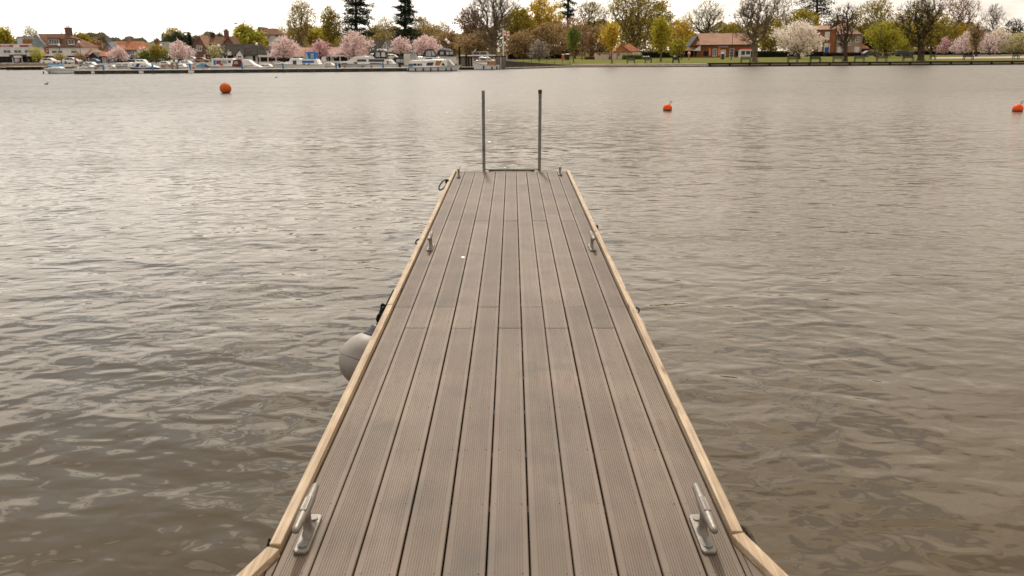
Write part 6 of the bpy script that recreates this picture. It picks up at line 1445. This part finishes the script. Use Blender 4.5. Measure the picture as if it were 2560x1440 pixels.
bin_('dark booth with white rounded top behind the slim green tree', 1413, 1423.5, 134, 150, M_BLKW, M_WHITE)
D = G(1722, 150, GZ).y; c = P(1722, 150, D)
t_ = thing('cone_sign', 'giant ice cream cone sign standing on the lawn by the cafe porch', 'sign', (c.x, D, GZ)); s = mpp(D)
MB().lathe([(.22, GZ), (.22, GZ+.08), (.05, GZ+.1), (.05, GZ+3.5*s)], 12, (c.x, D, 0)).build('stand', M_BLKW, t_)
z0 = GZ+3.4*s
MB().lathe([(.04, z0), (3.6*s, z0+11*s), (3.4*s, z0+11.6*s)], 14, (c.x, D, 0)).build('wafer_cone', mat('wafer', (.42, .17, .05), var=.2, scale=8), t_)
MB().sphere((c.x, D, z0+13.2*s), 3.7*s, 14, 9, (1, 1, .8)).build('ice_cream', mat('pink_ice', (.66, .45, .38), var=.1), t_, smooth=True)
def banner(label, px, y0, yb, w):
    D = G(px, yb, GZ).y; c = P(px, yb, D); z = P(px, y0, D).z; s = mpp(D); t_ = thing('feather_banner', label, 'banner', (c.x, D, GZ), 'feather banners at the cafe')
    MB().tube([(c.x-w*s/2, D, GZ), (c.x-w*s/2, D, z-.3), (c.x-w*s/4, D, z)], .025, 6).build('pole', M_STEEL, t_)
    MB().prism([(c.x-w*s/2+.03, GZ+.7), (c.x+w*s/2, GZ+.8), (c.x+w*s/2, z-.9), (c.x+w*s/6, z-.2), (c.x-w*s/4+.03, z), (c.x-w*s/2+.03, z-.4)], D-.012, D+.012).build('flag', mat('orange_red_banner', (.55, .085, .03), c2=(.62, .25, .08), scale=2), t_)
banner('tall orange feather banner left of the first white cafe window', 1773.5, 119, 148, 5); banner('orange banner left of the white cafe door', 1797.5, 119, 148, 7)

# ================================================================== CARS
def car_proto(bm, glass, van=False):
    t_ = thing('parked_car', 'x', 'car', (0, 0, 0), 'cars parked behind the far bank')
    hL, hW = 2.1, .86
    if van: prof = [(-2.3, .32), (2.3, .32), (2.32, .9), (1.75, 1.1), (1.35, 1.85), (-2.2, 1.95), (-2.3, 1.8)]
    else: prof = [(-2.1, .30), (2.1, .30), (2.12, .68), (1.95, .82), (1.05, .94), (.35, 1.40), (-.2, 1.46), (-1.25, 1.42), (-1.95, .98), (-2.12, .85)]
    MB().prism(prof, -hW, hW).build('body', bm, t_, bevel=.06)
    win = [(.95, .95), (.34, 1.33), (-.15, 1.38), (-.15, .95)] if not van else [(1.55, 1.15), (1.28, 1.72), (.5, 1.75), (.5, 1.15)]
    win2 = [(-.25, .95), (-.25, 1.38), (-1.2, 1.34), (-1.6, .98)] if not van else None
    for w in (win, win2):
        if w:
            for s in (-1, 1): MB().prism(w, s*(hW+.004)-.008, s*(hW+.004)+.008).build('window', glass, t_)
    for x in (-1.3, 1.3):
        for s in (-1, 1):
            w_ = MB().lathe([(.31, -.1), (.33, -.05), (.33, .05), (.31, .1)], 16, (x, s*(hW-.08), .33), (0, 1, 0)).build('wheel', M_BLACK, t_)
            MB().lathe([(.19, -.005), (.17, .012)], 12, (x, s*(hW+.02), .33), (0, s, 0)).build('hub_cap', M_STEEL, w_)
    for s in (-1, 1):
        MB().box(2.03, 2.14, s*.62-.14, s*.62+.14, .62, .76).build('headlight', M_PGLASS, t_); MB().box(-2.14, -2.04, s*.66-.1, s*.66+.1, .7, .84).build('tail_light', M_CRED, t_)
    return t_
PC = {}
def car(label, px, yb, key, flip=False, D=None, van=False, scale=1):
    D = D or G(px, yb, GZ).y; c = P(px, yb, D)
    paints = dict(white=(.72, .70, .66), dark=(.015, .016, .02), blue=(.10, .17, .27), silver=(.32, .32, .32), red=(.3, .02, .02), tan=(.45, .24, .12))
    k = (key, van)
    if k not in PC: PC[k] = car_proto(mat('car_paint_'+key, paints[key], rough=.25, var=.04), M_GLASS, van); o = PC[k]
    else: o = copy_tree(PC[k])
    o.location = (c.x, D, GZ+.01); o.rotation_euler = (0, 0, math.pi if flip else 0); o['label'] = label; o.scale = (scale,)*3
car('white hatchback parked by the promenade in front of the pub', 128, 160.5, 'white', scale=.9)
car('white estate car parked at the right of the pub', 183, 160, 'white', scale=.95)
car('blue-grey car parked in front of the black kiosk', 233, 159.3, 'blue', True, scale=.72)
car('dark car behind the domed-canopy cruiser', 313, 157, 'dark', scale=.9)
car('silver car left of the small bright green tree', 350, 156, 'silver', True, scale=.9)
car('white car below the full pink cherry, left one', 424, 155, 'white', scale=.85)
car('dark car below the full pink cherry', 456, 155, 'dark', True, scale=.85)
car('white car right of the full pink cherry', 482, 155.5, 'white', scale=.9)
car('tan car at the left end of the thatched inn', 506, 156, 'tan', scale=.8)
car('dark car behind the navy-hulled cruiser', 386, 156, 'dark', scale=.85)
car('dark off-road car in front of the villa hedge', 2178, 144, 'dark', D=196, scale=1.0)
car('black car right of the lime-green tree trunk', 2234, 142.5, 'dark', True, D=200)
car('second black car partly behind the first, near the great bare tree', 2258, 142, 'dark', D=206)
car('silver car behind the two black cars', 2240, 138, 'silver', D=226)

# ================================================================== PEOPLE
def person(label, px, yb, D, top, leg, rz=0, h=1.7):
    c = P(px, yb, D)
    me = bpy.data.meshes.new('person')
    k = h/1.75
    J = [(0,0,.95),(0,0,1.12),(0,0,1.32),(0,-.01,1.47),(0,-.02,1.53),(0,-.03,1.63),(0,-.03,1.72),
         (-.17,0,1.43),(-.24,.02,1.15),(-.23,-.08,.92),(-.22,-.12,.84),(.17,0,1.43),(.25,.03,1.15),(.22,-.06,.92),(.21,-.10,.84),
         (-.10,0,.88),(-.11,-.04,.50),(-.12,.03,.09),(-.13,-.12,.05),(.10,0,.88),(.12,.06,.50),(.12,.12,.09),(.13,-.03,.05)]
    E = [(0,1),(1,2),(2,3),(3,4),(4,5),(5,6),(3,7),(7,8),(8,9),(9,10),(3,11),(11,12),(12,13),(13,14),(0,15),(15,16),(16,17),(17,18),(0,19),(19,20),(20,21),(21,22)]
    RR = [.15,.14,.16,.13,.06,.095,.08,.07,.05,.04,.035,.07,.05,.04,.035,.10,.07,.05,.04,.10,.07,.05,.04]
    me.from_pydata([(x*k, y*k, z*k) for x, y, z in J], E, [])
    o = bpy.data.objects.new('person', me); col.objects.link(o); o.location = (c.x, D, GZ+.02); o.rotation_euler = (0, 0, rz)
    sk = o.modifiers.new('s', 'SKIN'); sd_ = o.modifiers.new('d', 'SUBSURF'); sd_.levels = 1; sd_.render_levels = 1
    for i, v in enumerate(me.skin_vertices[0].data): v.radius = (RR[i]*k, RR[i]*k*.8); v.use_root = (i == 0)
    m = bpy.data.materials.new('person_clothes'); m.use_nodes = True; t = m.node_tree; b = t.nodes['Principled BSDF']; b.inputs['Roughness'].default_value = .9
    co = N(t, 'ShaderNodeTexCoord'); sp = N(t, 'ShaderNodeSeparateXYZ'); L(t, co.outputs['Object'], sp.inputs[0])
    cr = N(t, 'ShaderNodeValToRGB'); cr.color_ramp.interpolation = 'CONSTANT'; e = cr.color_ramp.elements
    e[0].position = 0; e[0].color = (.02, .02, .02, 1); e[1].position = .055; e[1].color = (*leg, 1)
    for p_, c_ in ((.54*k, top), (.86*k, (.45, .26, .18)), (.94*k, (.06, .035, .02))): q = e.new(min(.99, p_)); q.color = (*c_, 1)
    mm = N(t, 'ShaderNodeMath', operation='DIVIDE'); mm.inputs[1].default_value = 1.8; L(t, sp.outputs['Z'], mm.inputs[0]); L(t, mm.outputs[0], cr.inputs[0]); L(t, cr.outputs[0], b.inputs['Base Color'])
    me.materials.append(m); tag(o, label, 'person', 'people on the far bank')
person('person in a pink and red top on the quay right of the white estate car', 191, 164, 160, (.55, .10, .10), (.10, .05, .04), h=1.6)
person('person in an orange top near the black kiosk', 273, 163, 168, (.5, .16, .09), (.05, .05, .06), .5)
person('person in pale grey standing by the landing stage at far left', 43, 166, 148, (.45, .42, .42), (.25, .23, .25), .3, 1.6)
person('person in lilac beside the pale grey figure at far left', 49, 166, 152, (.30, .26, .32), (.12, .10, .12), -.4, 1.6)
